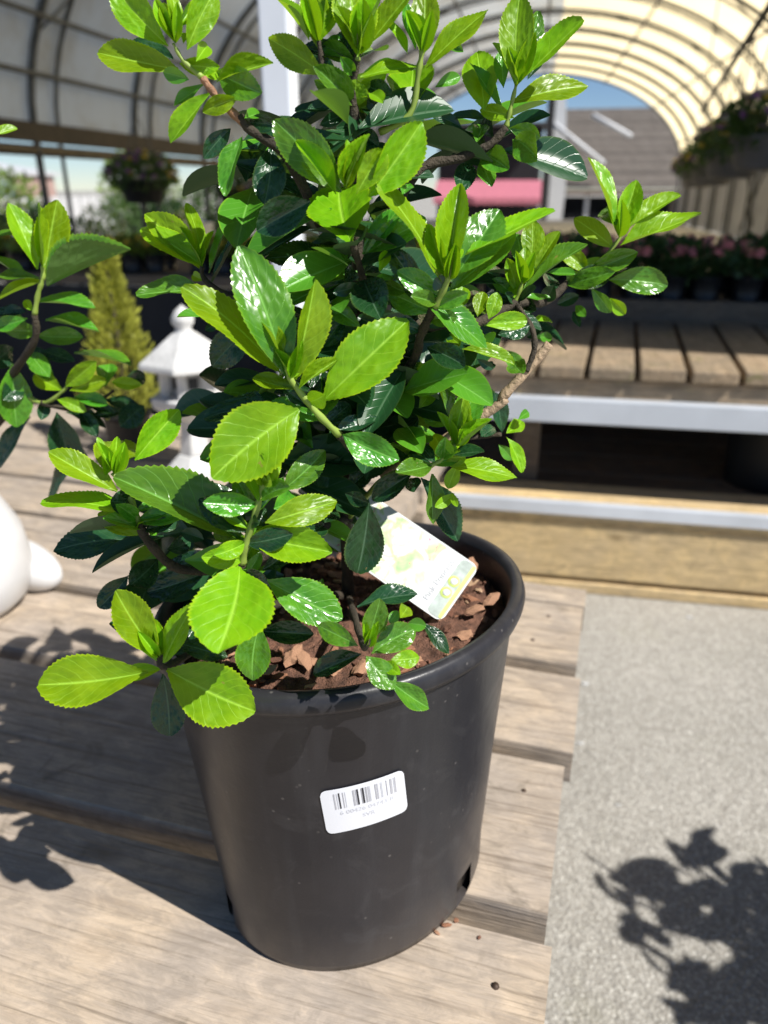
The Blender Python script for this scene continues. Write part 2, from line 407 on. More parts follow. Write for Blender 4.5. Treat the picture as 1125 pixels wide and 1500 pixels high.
e0x, e0y = b_of(at_z(862, 866, DECK)); e1x, e1y = b_of(at_z(785, 1500, DECK))
EDGE = (e0x + e1x) / 2
g1 = b_of(at_z(780, 972, DECK))[1]; g2 = b_of(at_z(780, 1103, DECK))[1]; g3 = b_of(at_z(737, 1346, DECK))[1]
far_end = b_of(at_z(835, 861, DECK))[1]
deck = empty('slatted_deck', BP(EDGE - 1.0, 0.5)); tag(deck, 'weathered low wooden deck of wide boards under the black pot', 'deck')
FRB = (BR, BA); G = 0.025
segs = [(g1 + 0.158, far_end), (g1 + G / 2, g1 + 0.155), (g2 + G / 2, g1 - G / 2), (g3 + G / 2, g2 - G / 2), (g3 - 0.185, g3 - G / 2), (g3 - 0.38, g3 - 0.185 - G), (g3 - 0.575, g3 - 0.38 - G)]
for i, (a, b_) in enumerate(segs):
    if b_ - a < 0.02: continue
    jit = [0.0, -0.002, 0.004, -0.003, 0.003, 0.0, 0.0][i]
    plank('board', EDGE - 2.3, EDGE + jit, a, b_, DECK + [0, 0, -0.001, 0.0012, 0, 0, 0][i], 0.038, M['deck'], deck, FRB, 11 + i,
          [(EDGE - 0.052 - 0.008 * i, a + (b_ - a) * 0.28), (EDGE - 0.05 + 0.004 * i, a + (b_ - a) * 0.74)] if i in (1, 3, 4) else [])
for xo in (-0.07, -1.1, -2.2):
    mb = MB(); c = BP(EDGE + xo - 0.02, (far_end + g3 - 0.575) / 2, DECK - 0.038 - 0.046) - deck.location
    mb.box(c, (0.038, far_end - g3 + 0.56, 0.088), Matrix.Rotation(-HB, 3, 'Z')); mb.build('bearer', M['deck'], deck, 0.002)
    for yv in (g3 - 0.5, far_end - 0.06):
        mb = MB(); mb.box(BP(EDGE + xo - 0.02, yv, 0.1665) - deck.location, (0.088, 0.088, 0.333), Matrix.Rotation(-HB, 3, 'Z')); mb.build('leg', M['deck'], deck, 0.002)
# second deck beyond, further left
d2x = b_of(at_z(575, 775, DECK))[0]
deck2 = empty('slatted_deck', BP(d2x - 1.0, 1.5)); tag(deck2, 'second sunlit wooden deck further back, under the white stone lantern', 'deck')
yv = far_end + 0.02; i = 0
while yv < 1.62:
    plank('board', d2x - 2.6, d2x + random.uniform(-0.004, 0.004), yv, yv + 0.14, DECK - 0.002, 0.038, M['deck'], deck2, FRB, 40 + i); yv += 0.160; i += 1
for xo in (-0.08, -1.3, -2.5):
    mb = MB(); mb.box(BP(d2x + xo, (far_end + yv) / 2, DECK - 0.087) - deck2.location, (0.038, yv - far_end - 0.04, 0.088), Matrix.Rotation(-HB, 3, 'Z')); mb.build('bearer', M['deck'], deck2, 0.002)
    for y2 in (far_end + 0.08, yv - 0.1):
        mb = MB(); mb.box(BP(d2x + xo, y2, 0.1655) - deck2.location, (0.088, 0.088, 0.331), Matrix.Rotation(-HB, 3, 'Z')); mb.build('leg', M['deck'], deck2, 0.002)

# ------------------------------------------------------------------ bench on the right: timber kerb, shelf, upper slatted top
HB_DECK, HB = HB, R(11.0)
BR, BA = fr(HB)
S0 = b_of(at_z(990, 882, 0.0))[1]
def front(px, py, s=None):
    """where the pixel's ray meets the upright plane of the bench front"""
    d = ray(px, py); k = ((S0 if s is None else s) - CAM.dot(BA)) / d.dot(BA); return CAM + d * k
zc = front(940, 857).z; zt = front(900, 742).z
bx0, bx1 = front(632, 770).dot(BR), 3.4
RZB = Matrix.Rotation(-HB, 3, 'Z')
kerb = empty('timber_kerb', BP((bx0 + bx1) / 2, S0 + 0.04)); tag(kerb, 'low kerb of stacked yellowish timbers along the concrete, metal strip on top', 'kerb')
def kb(name, x0, x1, y0, y1, z0, z1, mat, par, bev=0.004):
    m_ = MB(); m_.box((0, 0, 0), (x1 - x0, y1 - y0, z1 - z0)); o = m_.build(name, mat, par, bev)
    o.location = BP((x0 + x1) / 2, (y0 + y1) / 2, (z0 + z1) / 2) - (par.location if par else Vector()); o.rotation_euler = (0, 0, -HB); return o
kb('timber', bx0, bx1, S0, S0 + 0.088, 0.001, zc - 0.010, M['timber'], kerb)
kb('timber', bx0, bx1, S0 + 0.004, S0 + 0.088, zc + 0.002, zt - 0.052, M['timber'], kerb)
kb('timber', bx0, bx1, S0 - 0.004, S0 + 0.15, zt - 0.049, zt, M['timber'], kerb)
kb('metal_strip', bx0, bx1, S0 - 0.010, S0 + 0.012, zt - 0.030, zt + 0.004, M['alu'], kerb, 0.002)
shelf = empty('lower_shelf', BP(1.7, S0 + 0.6)); tag(shelf, 'shaded brown lower shelf behind the timber kerb', 'shelf')
for k in range(5):
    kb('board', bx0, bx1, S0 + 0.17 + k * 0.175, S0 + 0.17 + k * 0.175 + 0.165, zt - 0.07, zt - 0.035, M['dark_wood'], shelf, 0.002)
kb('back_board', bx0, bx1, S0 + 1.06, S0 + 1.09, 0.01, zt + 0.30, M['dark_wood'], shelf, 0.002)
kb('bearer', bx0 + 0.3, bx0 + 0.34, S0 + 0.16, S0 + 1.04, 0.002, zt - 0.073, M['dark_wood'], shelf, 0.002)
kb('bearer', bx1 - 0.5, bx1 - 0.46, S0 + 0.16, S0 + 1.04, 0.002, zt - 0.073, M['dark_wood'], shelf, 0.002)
S1 = S0 + 0.02
zbt = front(950, 541, S1).z; zf = front(950, 586, S1).z; zr1 = front(950, 588, S1).z; zr0 = front(950, 624, S1).z
s_back = b_of(at_z(985, 470, zbt))[1]
bench = empty('slatted_bench', BP(1.7, S1 + 0.3)); tag(bench, 'raised slatted wooden bench with silver rail, part sun part shade', 'bench')
bw = 0.118; xk = bx0 + 0.05
gx0 = b_of(at_z(933, 538, zbt))[0]
xk = gx0 - math.ceil((gx0 - bx0) / bw) * bw + bw
while xk < 3.3:
    y0_ = S1 + random.uniform(-0.004, 0.006); zt2 = zbt + random.uniform(-0.0015, 0.0015); sk = math.tan(HB_DECK - HB) * (s_back - y0_)
    m_ = MB(); m_.add([(xk + 0.007, y0_, zbt - .03), (xk + bw - .007, y0_, zbt - .03), (xk + bw - .007 + sk, s_back, zbt - .03), (xk + .007 + sk, s_back, zbt - .03), (xk + 0.007, y0_, zt2), (xk + bw - .007, y0_, zt2), (xk + bw - .007 + sk, s_back, zt2), (xk + .007 + sk, s_back, zt2)], [(3, 2, 1, 0), (4, 5, 6, 7), (0, 1, 5, 4), (1, 2, 6, 5), (2, 3, 7, 6), (3, 0, 4, 7)])
    cx_, cy_ = xk + bw / 2, (y0_ + s_back) / 2
    m_.v = [(p[1] - cy_, -(p[0] - cx_), p[2] - zbt) for p in m_.v]
    o = m_.build('slat', M['bench'], bench, 0.004); o.location = BP(cx_, cy_, zbt) - bench.location; o.rotation_euler = (0, 0, -HB + math.pi / 2)
    xk += bw
kb('fascia', bx0, bx1, S1 + 0.016, S1 + 0.052, zf - 0.02, zbt - 0.033, M['bench'], bench, 0.004)
kb('silver_rail', bx0, bx1, S1 - 0.016, S1 + 0.014, zr0, zr1, M['alu'], bench, 0.003)
for xx in (bx0 + 0.2, 1.9, 3.2):
    kb('leg', xx, xx + 0.07, s_back - 0.1, s_back - 0.03, zt - 0.034, zbt - 0.034, M['dark_wood'], bench, 0.003)
    kb('leg', xx, xx + 0.07, S1 + 0.16, S1 + 0.23, zt - 0.034, zbt - 0.034, M['dark_wood'], bench, 0.003)
# upper tier behind
tier = empty('tray_bench', BP(1.7, s_back + 0.5)); tag(tier, 'dark shaded bench behind the slatted one, holding flower trays', 'bench')
ztier = zbt + 0.05
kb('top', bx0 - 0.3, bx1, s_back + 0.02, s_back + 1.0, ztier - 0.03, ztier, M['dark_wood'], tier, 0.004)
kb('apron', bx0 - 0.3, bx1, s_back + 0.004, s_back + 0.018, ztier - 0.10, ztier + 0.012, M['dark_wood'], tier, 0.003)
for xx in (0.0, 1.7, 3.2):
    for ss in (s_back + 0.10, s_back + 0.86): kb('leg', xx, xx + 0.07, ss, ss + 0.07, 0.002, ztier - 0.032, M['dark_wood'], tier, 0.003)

# ------------------------------------------------------------------ nursery pot helper
def pot_profile(r_top, r_bot, h, lip=0.016, out=0.008, th=0.003):
    return [(0.0, 0.002), (r_bot * 0.9, 0.002), (r_bot, 0.0), (r_bot + 0.002, 0.008), (r_bot + (r_top - out - r_bot) * 0.12, h * 0.12), (r_bot + (r_top - out - r_bot) * 0.5, h * 0.5), (r_top - out, h - lip - 0.002),
            (r_top - out + 0.001, h - lip), (r_top - 0.002, h - lip + 0.001), (r_top - 0.0005, h - lip + 0.005), (r_top, h - 0.008), (r_top - 0.002, h - 0.002), (r_top - 0.006, h), (r_top - out - 0.002, h - 0.001), (r_top - out - th - 0.001, h - 0.006),
            (r_top - out - th - 0.002, h - lip), (r_bot + (r_top - out - r_bot) * 0.5 - th, h * 0.5), (r_bot - th, 0.01), (0.0, 0.008)]

def scatter_foliage(mbx, c, rad, n, size, rnd, up=0.4):
    c = Vector(c)
    for _ in range(n):
        while True:
            p = Vector((rnd.uniform(-1, 1), rnd.uniform(-1, 1), rnd.uniform(-1, 1)))
            if 0.15 < p.length < 1: break
        q = Vector((p.x * rad[0], p.y * rad[1], p.z * rad[2])) + c
        d = (p + Vector((rnd.gauss(0, .5), rnd.gauss(0, .5), rnd.gauss(up, .5)))).normalized()
        s = d.cross(Vector((rnd.gauss(0, 1), rnd.gauss(0, 1), rnd.gauss(0, 1)))).normalized(); L = size * rnd.uniform(0.6, 1.3)
        mbx.add([q, q + d * L * 0.5 + s * L * 0.26, q + d * L, q + d * L * 0.5 - s * L * 0.26], [(0, 1, 2, 3)])
def fol_mat(name, col, tcol, tm=0.25):
    t = NT(name); g = t.n('NewGeometry'); c = t.ramp(g.outputs['Random Per Island'], [(0.0, [x * 0.6 for x in col]), (1.0, [min(1, x * 1.5) for x in col])])
    t.base(c, 0.5); tl = t.n('BsdfTranslucent'); tl.inputs[0].default_value = (*tcol, 1); mx = t.n('MixShader'); mx.inputs[0].default_value = tm
    t.l(t.b.outputs[0], mx.inputs[1]); t.l(tl.outputs[0], mx.inputs[2]); t.l(mx.outputs[0], t.out.inputs[0]); return t.m
M['fol_dark'] = fol_mat('dark_bedding_leaves', (0.03, 0.075, 0.02), (0.06, 0.14, 0.02))
M['fol_mid'] = fol_mat('mid_green_leaves', (0.06, 0.12, 0.03), (0.12, 0.22, 0.03))
M['fol_lime'] = fol_mat('lime_leaves', (0.16, 0.24, 0.04), (0.3, 0.4, 0.05))
M['fol_gold'] = fol_mat('golden_conifer_leaves', (0.38, 0.40, 0.065), (0.55, 0.57, 0.08), 0.35)
M['fl_pink'] = fol_mat('pink_petals', (0.62, 0.20, 0.20), (0.6, 0.2, 0.2))
M['fl_yellow'] = fol_mat('yellow_petals', (0.65, 0.45, 0.04), (0.6, 0.45, 0.05))
M['fl_purple'] = fol_mat('purple_petals', (0.30, 0.13, 0.30), (0.3, 0.12, 0.3))
M['fl_white'] = fol_mat('cream_petals', (0.65, 0.58, 0.42), (0.6, 0.55, 0.4))
def petals(mbx, p, r, rnd):
    n = Vector((rnd.gauss(0, .35), rnd.gauss(-0.5, .35), rnd.gauss(0.7, .3))).normalized(); a = n.orthogonal().normalized(); b = n.cross(a)
    k0 = rnd.uniform(0, 6)
    for k in range(5):
        t = k0 + k * 2 * math.pi / 5; d = a * math.cos(t) + b * math.sin(t); e = n.cross(d)
        mbx.add([p, p + d * r * 0.6 + e * r * 0.42, p + d * r + n * r * 0.15, p + d * r * 0.6 - e * r * 0.42], [(0, 1, 2, 3)])

# ------------------------------------------------------------------ the black pot in front
PX, PY = at_y(517, 915, 0.492).x, 0.492
PH, PR = 0.266, 0.131
OV = R(40); P_, Q_ = 1.095, 0.905
def warp(p):
    c, s = math.cos(OV), math.sin(OV); u = p.x * c + p.y * s; v = -p.x * s + p.y * c
    u *= P_; v *= Q_
    return Vector((u * c - v * s, u * s + v * c, p.z))
def dusty_black():
    t = NT('dusty_black_nursery_plastic'); v = t.coord(); big = t.noise(v, 9, 5, 0.6); fine = t.noise(v, 420, 2, 0.5); vs_ = t.coord(scale=(60, 60, 5)); streak = t.noise(vs_, 1.2, 4, 0.6)
    c = t.ramp(big, [(0.3, (0.018, 0.018, 0.022)), (0.7, (0.030, 0.029, 0.033))])
    c = t.mix(t.ramp(streak, [(0.5, 0.0), (0.85, 0.35)]), c, (0.06, 0.062, 0.068)); sm = t.noise(v, 26, 5, 0.7, 0.8); c = t.mix(t.ramp(sm, [(0.54, 0.0), (0.72, 0.34)]), c, (0.085, 0.083, 0.085)); zz = t.n('SeparateXYZ'); t.l(v, zz.inputs[0]); c = t.mix(t.math('MULTIPLY', t.ramp(t.math('ADD', zz.outputs[2], t.math('MULTIPLY', sm, 0.05)), [(0.02, 0.8), (0.075, 0.0)]), 0.5), c, (0.12, 0.10, 0.085))
    vo = t.n('TexVoronoi', feature='F1'); vo.inputs['Scale'].default_value = 95; t.l(v, vo.inputs['Vector'])
    sp = t.math('MULTIPLY', t.ramp(vo.outputs['Distance'], [(0.06, 1.0), (0.13, 0.0)]), t.ramp(t.noise(v, 30, 2), [(0.52, 0.0), (0.6, 1.0)]))
    c = t.mix(t.math('MULTIPLY', sp, 0.28), c, (0.28, 0.26, 0.24))
    t.base(c); t.l(t.math('MULTIPLY_ADD', sm, 0.30, 0.20), t.b.inputs['Roughness']); t.b.inputs['Specular IOR Level'].default_value = 0.32; t.bump(t.math('ADD', t.math('MULTIPLY', fine, 0.4), streak), 0.08, 0.002); return t.m
M['pot'] = dusty_black()
pot = empty('nursery_pot', (PX, PY, DECK + 0.0008)); tag(pot, 'black plastic nursery pot with barcode sticker in the middle of the deck', 'plant pot')
pot.rotation_euler = (R(0.0), R(-1.0), 0)
prof = pot_profile(PR, 0.1035, PH)
NS = 120
def ang_hole(k):
    a = (k + 0.5) * 360 / NS; return any(abs(((a - h + 180) % 360) - 180) < 5.2 for h in (-30, 212, 90, 150, 30, 270 + 180))
mb = MB(); mb.lathe(prof, NS, warp=warp, skip=lambda i, k: i in (2, 3) and ang_hole(k))
mb.build('pot_body', M['pot'], pot)
# soil with bark chips
soil = None
mb = MB(); nr, na = 44, 200; vs = [Vector((0, 0, PH - 0.014))]; fs = []
SOILR = PR - 0.0125
def soil_z(x, y): return PH - 0.020 + 0.006 * noise.noise(Vector((x * 35, y * 35, 1))) + 0.0045 * noise.noise(Vector((x * 120, y * 120, 3))) + 0.003 * noise.noise(Vector((x * 300, y * 300, 7))) - 0.018 * (math.hypot(x, y) / SOILR) ** 4 * 0.5
for i in range(1, nr + 1):
    for k in range(na):
        a = 2 * math.pi * k / na; r = SOILR * i / nr; p = warp(Vector((r * math.cos(a), r * math.sin(a), 0))); vs.append(Vector((p.x, p.y, soil_z(r * math.cos(a), r * math.sin(a)))))
for k in range(na): fs.append((0, 1 + k, 1 + (k + 1) % na))
for i in range(nr - 1):
    for k in range(na): fs.append((1 + i * na + k, 1 + (i + 1) * na + k, 1 + (i + 1) * na + (k + 1) % na, 1 + i * na + (k + 1) % na))
mb.add(vs, fs, True)
soil = mb.build('soil', plain('red_brown_mulch', (0.19, 0.092, 0.058), 0.9, 0.6, 130, 0, 1.0), pot)
def chip_mesh(seed):
    rnd = random.Random(seed); bm = bmesh.new(); bmesh.ops.create_icosphere(bm, subdivisions=2 if seed % 2 else 1, radius=0.5)
    sx, sy, sz = rnd.uniform(0.9, 1.6), rnd.uniform(0.45, 0.85), rnd.uniform(0.3, 0.6)
    for v in bm.verts:
        v.co = Vector((v.co.x * sx, v.co.y * sy, v.co.z * sz)) * rnd.uniform(0.75, 1.25)
    me = bpy.data.meshes.new('bark_chip'); bm.to_mesh(me); bm.free(); return me
chipm = [plain('bark_chip_a', (0.34, 0.155, 0.085), 0.8, 0.4, 70, 0, 0.5), plain('bark_chip_b', (0.46, 0.25, 0.15), 0.8, 0.35, 60, 0, 0.5), plain('bark_chip_c', (0.20, 0.09, 0.055), 0.85, 0.4, 80, 0, 0.5), plain('bark_chip_d', (0.55, 0.36, 0.22), 0.75, 0.3, 60, 0, 0.5)]
chips = []
for s in range(12):
    me = chip_mesh(s); me.materials.append(chipm[[0, 0, 1, 2, 0, 1, 2, 0, 3, 2, 0, 1][s]]); chips.append(me)
rc = random.Random(3)
for i in range(290):
    a = rc.uniform(0, 2 * math.pi); r = SOILR * math.sqrt(rc.uniform(0.0, 0.93))
    x, y = r * math.cos(a), r * math.sin(a); p = warp(Vector((x, y, 0))); s = rc.choice([0.004, 0.006, 0.007, 0.008, 0.009, 0.010, 0.013])
    if r + s * 0.8 > SOILR: s = 0.006
    o = bpy.data.objects.new('bark_chip', rc.choice(chips)); link(o, soil)
    o.location = (p.x, p.y, soil_z(x, y) + s * 0.12); o.rotation_euler = (rc.gauss(0, .4), rc.gauss(0, .4), rc.uniform(0, 6.3)); o.scale = (s, s, s)
for (px, py, s, th) in ((697, 838, 0.016, 1.3), (703, 900, 0.011, 0.1), (728, 885, 0.012, 0.6), (440, 965, 0.015, 0.9), (455, 970, 0.013, 2.0), (405, 985, 0.011, 0.3), (515, 830, 0.012, 0.2)):
    w = at_z(px, py, DECK + PH - 0.016) - Vector((PX, PY, DECK))
    o = bpy.data.objects.new('bark_chip', chips[rc.choice([2, 8, 11])]); link(o, soil); o.location = (w.x, w.y, PH - 0.014); o.rotation_euler = (0.2, -0.3, th); o.scale = (s, s, s)

# barcode sticker that follows the pot wall
def wall_r(z):
    pts = [(p[0], p[1]) for p in prof[3:7]]
    for (r0, z0), (r1, z1) in zip(pts, pts[1:]):
        if z <= z1: return r0 + (r1 - r0) * (z - z0) / (z1 - z0)
    return pts[-1][0]
SA0 = R(-84.0); SZ0 = 0.112; STILT = R(5.0)
# find sticker centre by its direction from the camera
def wall_pt(a, z, off):
    r = wall_r(z); p = warp(Vector((r * math.cos(a), r * math.sin(a), z))); n = Vector((p.x, p.y, 0)).normalized(); return p + n * off
def proj(p):
    d = p - CAM; x = d.x; yv = d.y * CP - d.z * SP; up = d.y * SP + d.z * CP
    return W_PX / 2 + F_PX * x / yv, H_PX / 2 - F_PX * up / yv
best = None
for ia in range(-120, -50):
    for iz in range(40, 200, 4):
        q = wall_pt(R(ia), iz / 1000, 0) + Vector((PX, PY, DECK)); u, v = proj(q); e = (u - 541) ** 2 + (v - 1177) ** 2
        if best is None or e < best[0]: best = (e, R(ia), iz / 1000)
SA0, SZ0 = best[1], best[2]
def on_wall(x, y, off):
    """flat sticker coordinates (metres) onto the wall"""
    xr = x * math.cos(STILT) - y * math.sin(STILT); yr = x * math.sin(STILT) + y * math.cos(STILT)
    z = SZ0 + yr; return wall_pt(SA0 + xr / wall_r(z), z, off)
SWD, SHT = 0.0530, 0.0395
st = empty('barcode_sticker', (0, 0, 0)); st.parent = pot
st.name = 'barcode_sticker'
mb = MB(); NX = 48; outline = []
def rrect(w, h, r, n=6):
    pts = []
    for cx, cy, a0 in ((w / 2 - r, h / 2 - r, 0), (-w / 2 + r, h / 2 - r, 90), (-w / 2 + r, -h / 2 + r, 180), (w / 2 - r, -h / 2 + r, 270)):
        for i in range(n + 1): a = R(a0 + 90 * i / n); pts.append((cx + r * math.cos(a), cy + r * math.sin(a)))
    return pts
cols = []
for i in range(NX + 1):
    x = -SWD / 2 + SWD * i / NX; rr = 0.0045; e = max(0, abs(x) - (SWD / 2 - rr)); hh = SHT / 2 - rr + math.sqrt(max(0, rr * rr - e * e)); cols.append((x, hh))
vs = []
for off in (0.0002, 0.0008):
    for x, hh in cols:
        for j in range(5): vs.append(on_wall(x, -hh + 2 * hh * j / 4, off))
fs = []; n5 = 5; base2 = (NX + 1) * 5
for i in range(NX):
    for j in range(4): fs.append((base2 + i * 5 + j, base2 + (i + 1) * 5 + j, base2 + (i + 1) * 5 + j + 1, base2 + i * 5 + j + 1))
mb.add(vs, fs, True)
bpy.data.objects.remove(st)
st = mb.build('barcode_sticker', plain('white_sticker_paper', (0.80, 0.81, 0.85), 0.4, 0.02), pot); st['label'] = 'white barcode sticker on the pot wall'
def wall_quad(x0, x1, y0, y1, mat, name='bar'):
    b = MB(); b.add([on_wall(x0, y0, 0.00105), on_wall(x1, y0, 0.00105), on_wall(x1, y1, 0.00105), on_wall(x0, y1, 0.00105)], [(0, 1, 2, 3)]); return b.build(name, mat, st)
K = SWD / 930.0   # sticker drawn 930 wide
for (x, w, m) in ((150, 14, 'ink_grey'), (180, 8, 'ink_pale'), (203, 15, 'ink'), (245, 9, 'ink_grey'), (270, 6, 'ink_pale'), (360, 20, 'ink_grey'), (385, 8, 'ink_grey'), (402, 18, 'ink'), (445, 9, 'ink_grey'), (462, 20, 'ink'), (497, 18, 'ink_grey'), (522, 10, 'ink_grey'), (540, 12, 'ink_pale'), (600, 16, 'ink_grey'), (622, 12, 'ink_grey'), (660, 9, 'ink_pale'), (672, 7, 'ink_pale'), (722, 9, 'ink_grey'), (772, 24, 'ink_grey'), (806, 8, 'ink_pale'), (820, 14, 'ink_grey')):
    xc = (x - 465) * K; wall_quad(xc - w * K / 2, xc + w * K / 2, 0.0020, 0.0160, M[m])
def text_mesh(txt, size, name):
    cu = bpy.data.curves.new(name, 'FONT'); cu.body = txt; cu.size = size; cu.align_x = 'CENTER'; cu.resolution_u = 2
    o = bpy.data.objects.new(name, cu); COL.objects.link(o); dg = bpy.context.evaluated_depsgraph_get()
    me = bpy.data.meshes.new_from_object(o.evaluated_get(dg)); bpy.data.objects.remove(o); return me
for txt, sz, xo, yo in (('6 00426 04743 8', 0.0050, 0.001, -0.0036), ('SVR', 0.0048, 0.0015, -0.0100)):
    me = text_mesh(txt, sz, 'printed_digits')
    for v in me.vertices: v.co = on_wall(v.co.x + xo, v.co.y + yo, 0.00105)
    me.materials.clear(); me.materials.append(M['ink_pale']); link(bpy.data.objects.new('printed_digits', me), st)

# ------------------------------------------------------------------ plant tag stuck in the soil
ZB = (340, 720, 2.446)
def zp(zone, x, y): return zone[0] + x / zone[2], zone[1] + y / zone[2]
p_bl = at_z(*zp(ZB, 748, 470), DECK + PH - 0.012); p_br = at_y(*zp(ZB, 886, 272), p_bl.y + 0.030)
p_tl = at_y(*zp(ZB, 470, 215), p_bl.y + 0.035)
ex = (p_br - p_bl); TW = ex.length; ex.normalize(); ey = (p_tl - p_bl); ey = (ey - ex * ey.dot(ex)).normalized(); ez = ex.cross(ey); TL = 0.125
tagm = Matrix((ex, ey, ez)).transposed().to_4x4(); tagm.translation = p_bl
def tag_mat():
    t = NT('glossy_plant_label_print'); v = t.coord(); 
    n1 = t.noise(v, 70, 3, 0.6, 1.0); n2 = t.noise(t.coord(scale=(1, 1.4, 1)), 120, 2); n3 = t.noise(v, 45, 2)
    c = t.ramp(n1, [(0.44, (0.74, 0.75, 0.72)), (0.56, (0.56, 0.70, 0.38)), (0.74, (0.34, 0.54, 0.28))])
    c = t.mix(t.ramp(n2, [(0.66, 0.0), (0.72, 0.8)]), c, (0.72, 0.18, 0.30)); c = t.mix(t.ramp(n3, [(0.34, 1.0), (0.46, 0.0)]), c, (0.70, 0.71, 0.69))
    t.base(c, 0.25); return t.m
ptag = empty('plant_tag'); ptag.matrix_world = tagm; tag(ptag, 'glossy white picture tag stuck in the mulch behind the shrub', 'plant tag')
def tag_slab(name, x0, x1, y0, y1, z, mat, r=0.004, th=0.0006, par=None):
    pts = [((x0 + x1) / 2 + a, (y0 + y1) / 2 + b) for a, b in rrect(x1 - x0, y1 - y0, r)]; n = len(pts)
    b = MB(); b.add([(x, y, z) for x, y in pts] + [(x, y, z + th) for x, y in pts], [tuple(range(n - 1, -1, -1)), tuple(range(n, 2 * n))] + [(i, (i + 1) % n, n + (i + 1) % n, n + i) for i in range(n)]); return b.build(name, mat, par or ptag)
tag_slab('card', 0, TW, 0, TL, 0, plain('white_card', (0.70, 0.72, 0.71), 0.3, 0.02), 0.006)
tag_slab('picture', 0.0015, TW - 0.0015, 0.026, TL - 0.003, 0.0007, tag_mat(), 0.003, 0.0002)
tag_slab('footer_band', 0.0012, TW - 0.0012, 0.0012, 0.0135, 0.0007, plain('grey_green_print', (0.42, 0.48, 0.44), 0.3, 0.35, 90), 0.004, 0.0002)
lime = plain('lime_print', (0.62, 0.74, 0.22), 0.3, 0.05)
tag_slab('lime_stripe', 0.002, TW - 0.002, 0.0014, 0.0042, 0.00095, lime, 0.0012, 0.0002)
for xo in (0.40, 0.60):
    b = MB(); b.lathe([(0.0, 0.0002), (0.0042, 0.0002), (0.0044, 0)], 20); o = b.build('care_dot', lime, ptag); o.location = (TW * xo, 0.0092, 0.00095)
    b = MB(); b.lathe([(0.0, 0.0002), (0.0024, 0.0002), (0.0025, 0)], 20); o2 = b.build('dot_centre', M['white_pl'], o); o2.location = (0, 0, 0.0003)
me = text_mesh('Pink Princess', 0.0068, 'tag_lettering'); me.materials.clear(); me.materials.append(M['ink_grey']); o = link(bpy.data.objects.new('tag_lettering', me), ptag); o.location = (TW * 0.5, 0.0165, 0.00095)

# ------------------------------------------------------------------ leaves
def leaf_mesh(seed, fold, bend, wave, bow=0.0, peak=0.6):
    rnd = random.Random(seed); NV, NU = 44, 4; vs = []; fs = []; uvs = []
    peak -= 0.055
    def wd(t):
        a = peak * 1.95; b = (1 - peak) * 1.95
        return (t ** a) * ((1 - t) ** b) / ((peak ** a) * ((1 - peak) ** b))
    ph = rnd.uniform(0, 6)
    for i in range(NV + 1):
        t = i / NV; t2 = 0.012 + 0.976 * t; w = 0.5 * wd(t2)
        w = max(w, 0.028 if t < 0.12 else 0.012)
        for j in range(-NU, NU + 1):
            u = j / NU; x = u * w
            if abs(j) == NU and 0.16 < t < 0.97: x *= 1.0 + (0.035 if i % 2 else -0.02) * (1.0 + 0.4 * math.sin(i * 1.7 + ph))
            yv = t + (0.012 if (abs(j) == NU and i % 2) else 0) * (t < 0.97)
            z = abs(x) * fold * (1.25 - 0.5 * t) - bend * t * t + wave * math.sin(t * 9 + ph + (2 if u > 0 else 0)) * u * u * 0.5
            z += 0.008 * (1 - abs(u)) * -1 + 0.010 * math.sin((t * 8.5 - abs(u) * 2.4) * 2 * math.pi) * abs(u) * (1 - abs(u)) * 2
            x += bow * (t - t * t) * 2.2; tw = 0.5 * bow * 6 * (t - 0.5); z += x * tw * 0.4
            vs.append((x, yv, z)); uvs.append((u * 0.5 + 0.5, t))
    m = 2 * NU + 1
    for i in range(NV):
        for j in range(m - 1): fs.append((i * m + j, i * m + j + 1, (i + 1) * m + j + 1, (i + 1) * m + j))
    me = bpy.data.meshes.new('leaf'); me.from_pydata(vs, [], fs); me.polygons.foreach_set('use_smooth', [True] * len(fs))
    ul = me.uv_layers.new(name='UVMap')
    for lp in me.loops: ul.data[lp.index].uv = uvs[lp.vertex_index]
    return me
LEAVES = {}
VAR = [(0.18, 0.06, 0.03, 0.06, .62), (0.32, 0.14, 0.04, -0.05, .64), (0.08, 0.22, 0.06, 0.10, .60), (0.24, -0.07, 0.05, -0.09, .66), (0.12, 0.30, 0.05, 0.04, .62), (0.30, 0.02, 0.08, 0.08, .57), (0.20, 0.16, 0.07, -0.12, .65), (0.42, 0.10, 0.05, 0.02, .60)]
VARF = [(0.85, 0.08, 0.03, 0.05, .56), (0.65, 0.22, 0.05, -0.06, .60)]
for kind in 'nmd':
    for i, (fo, be, wa, bow, pk) in enumerate(VAR + VARF):
        me = leaf_mesh(i * 5 + ord(kind), fo, be, wa, bow=bow, peak=pk); me.materials.append(M['leaf_' + kind]); LEAVES[(kind, i)] = me

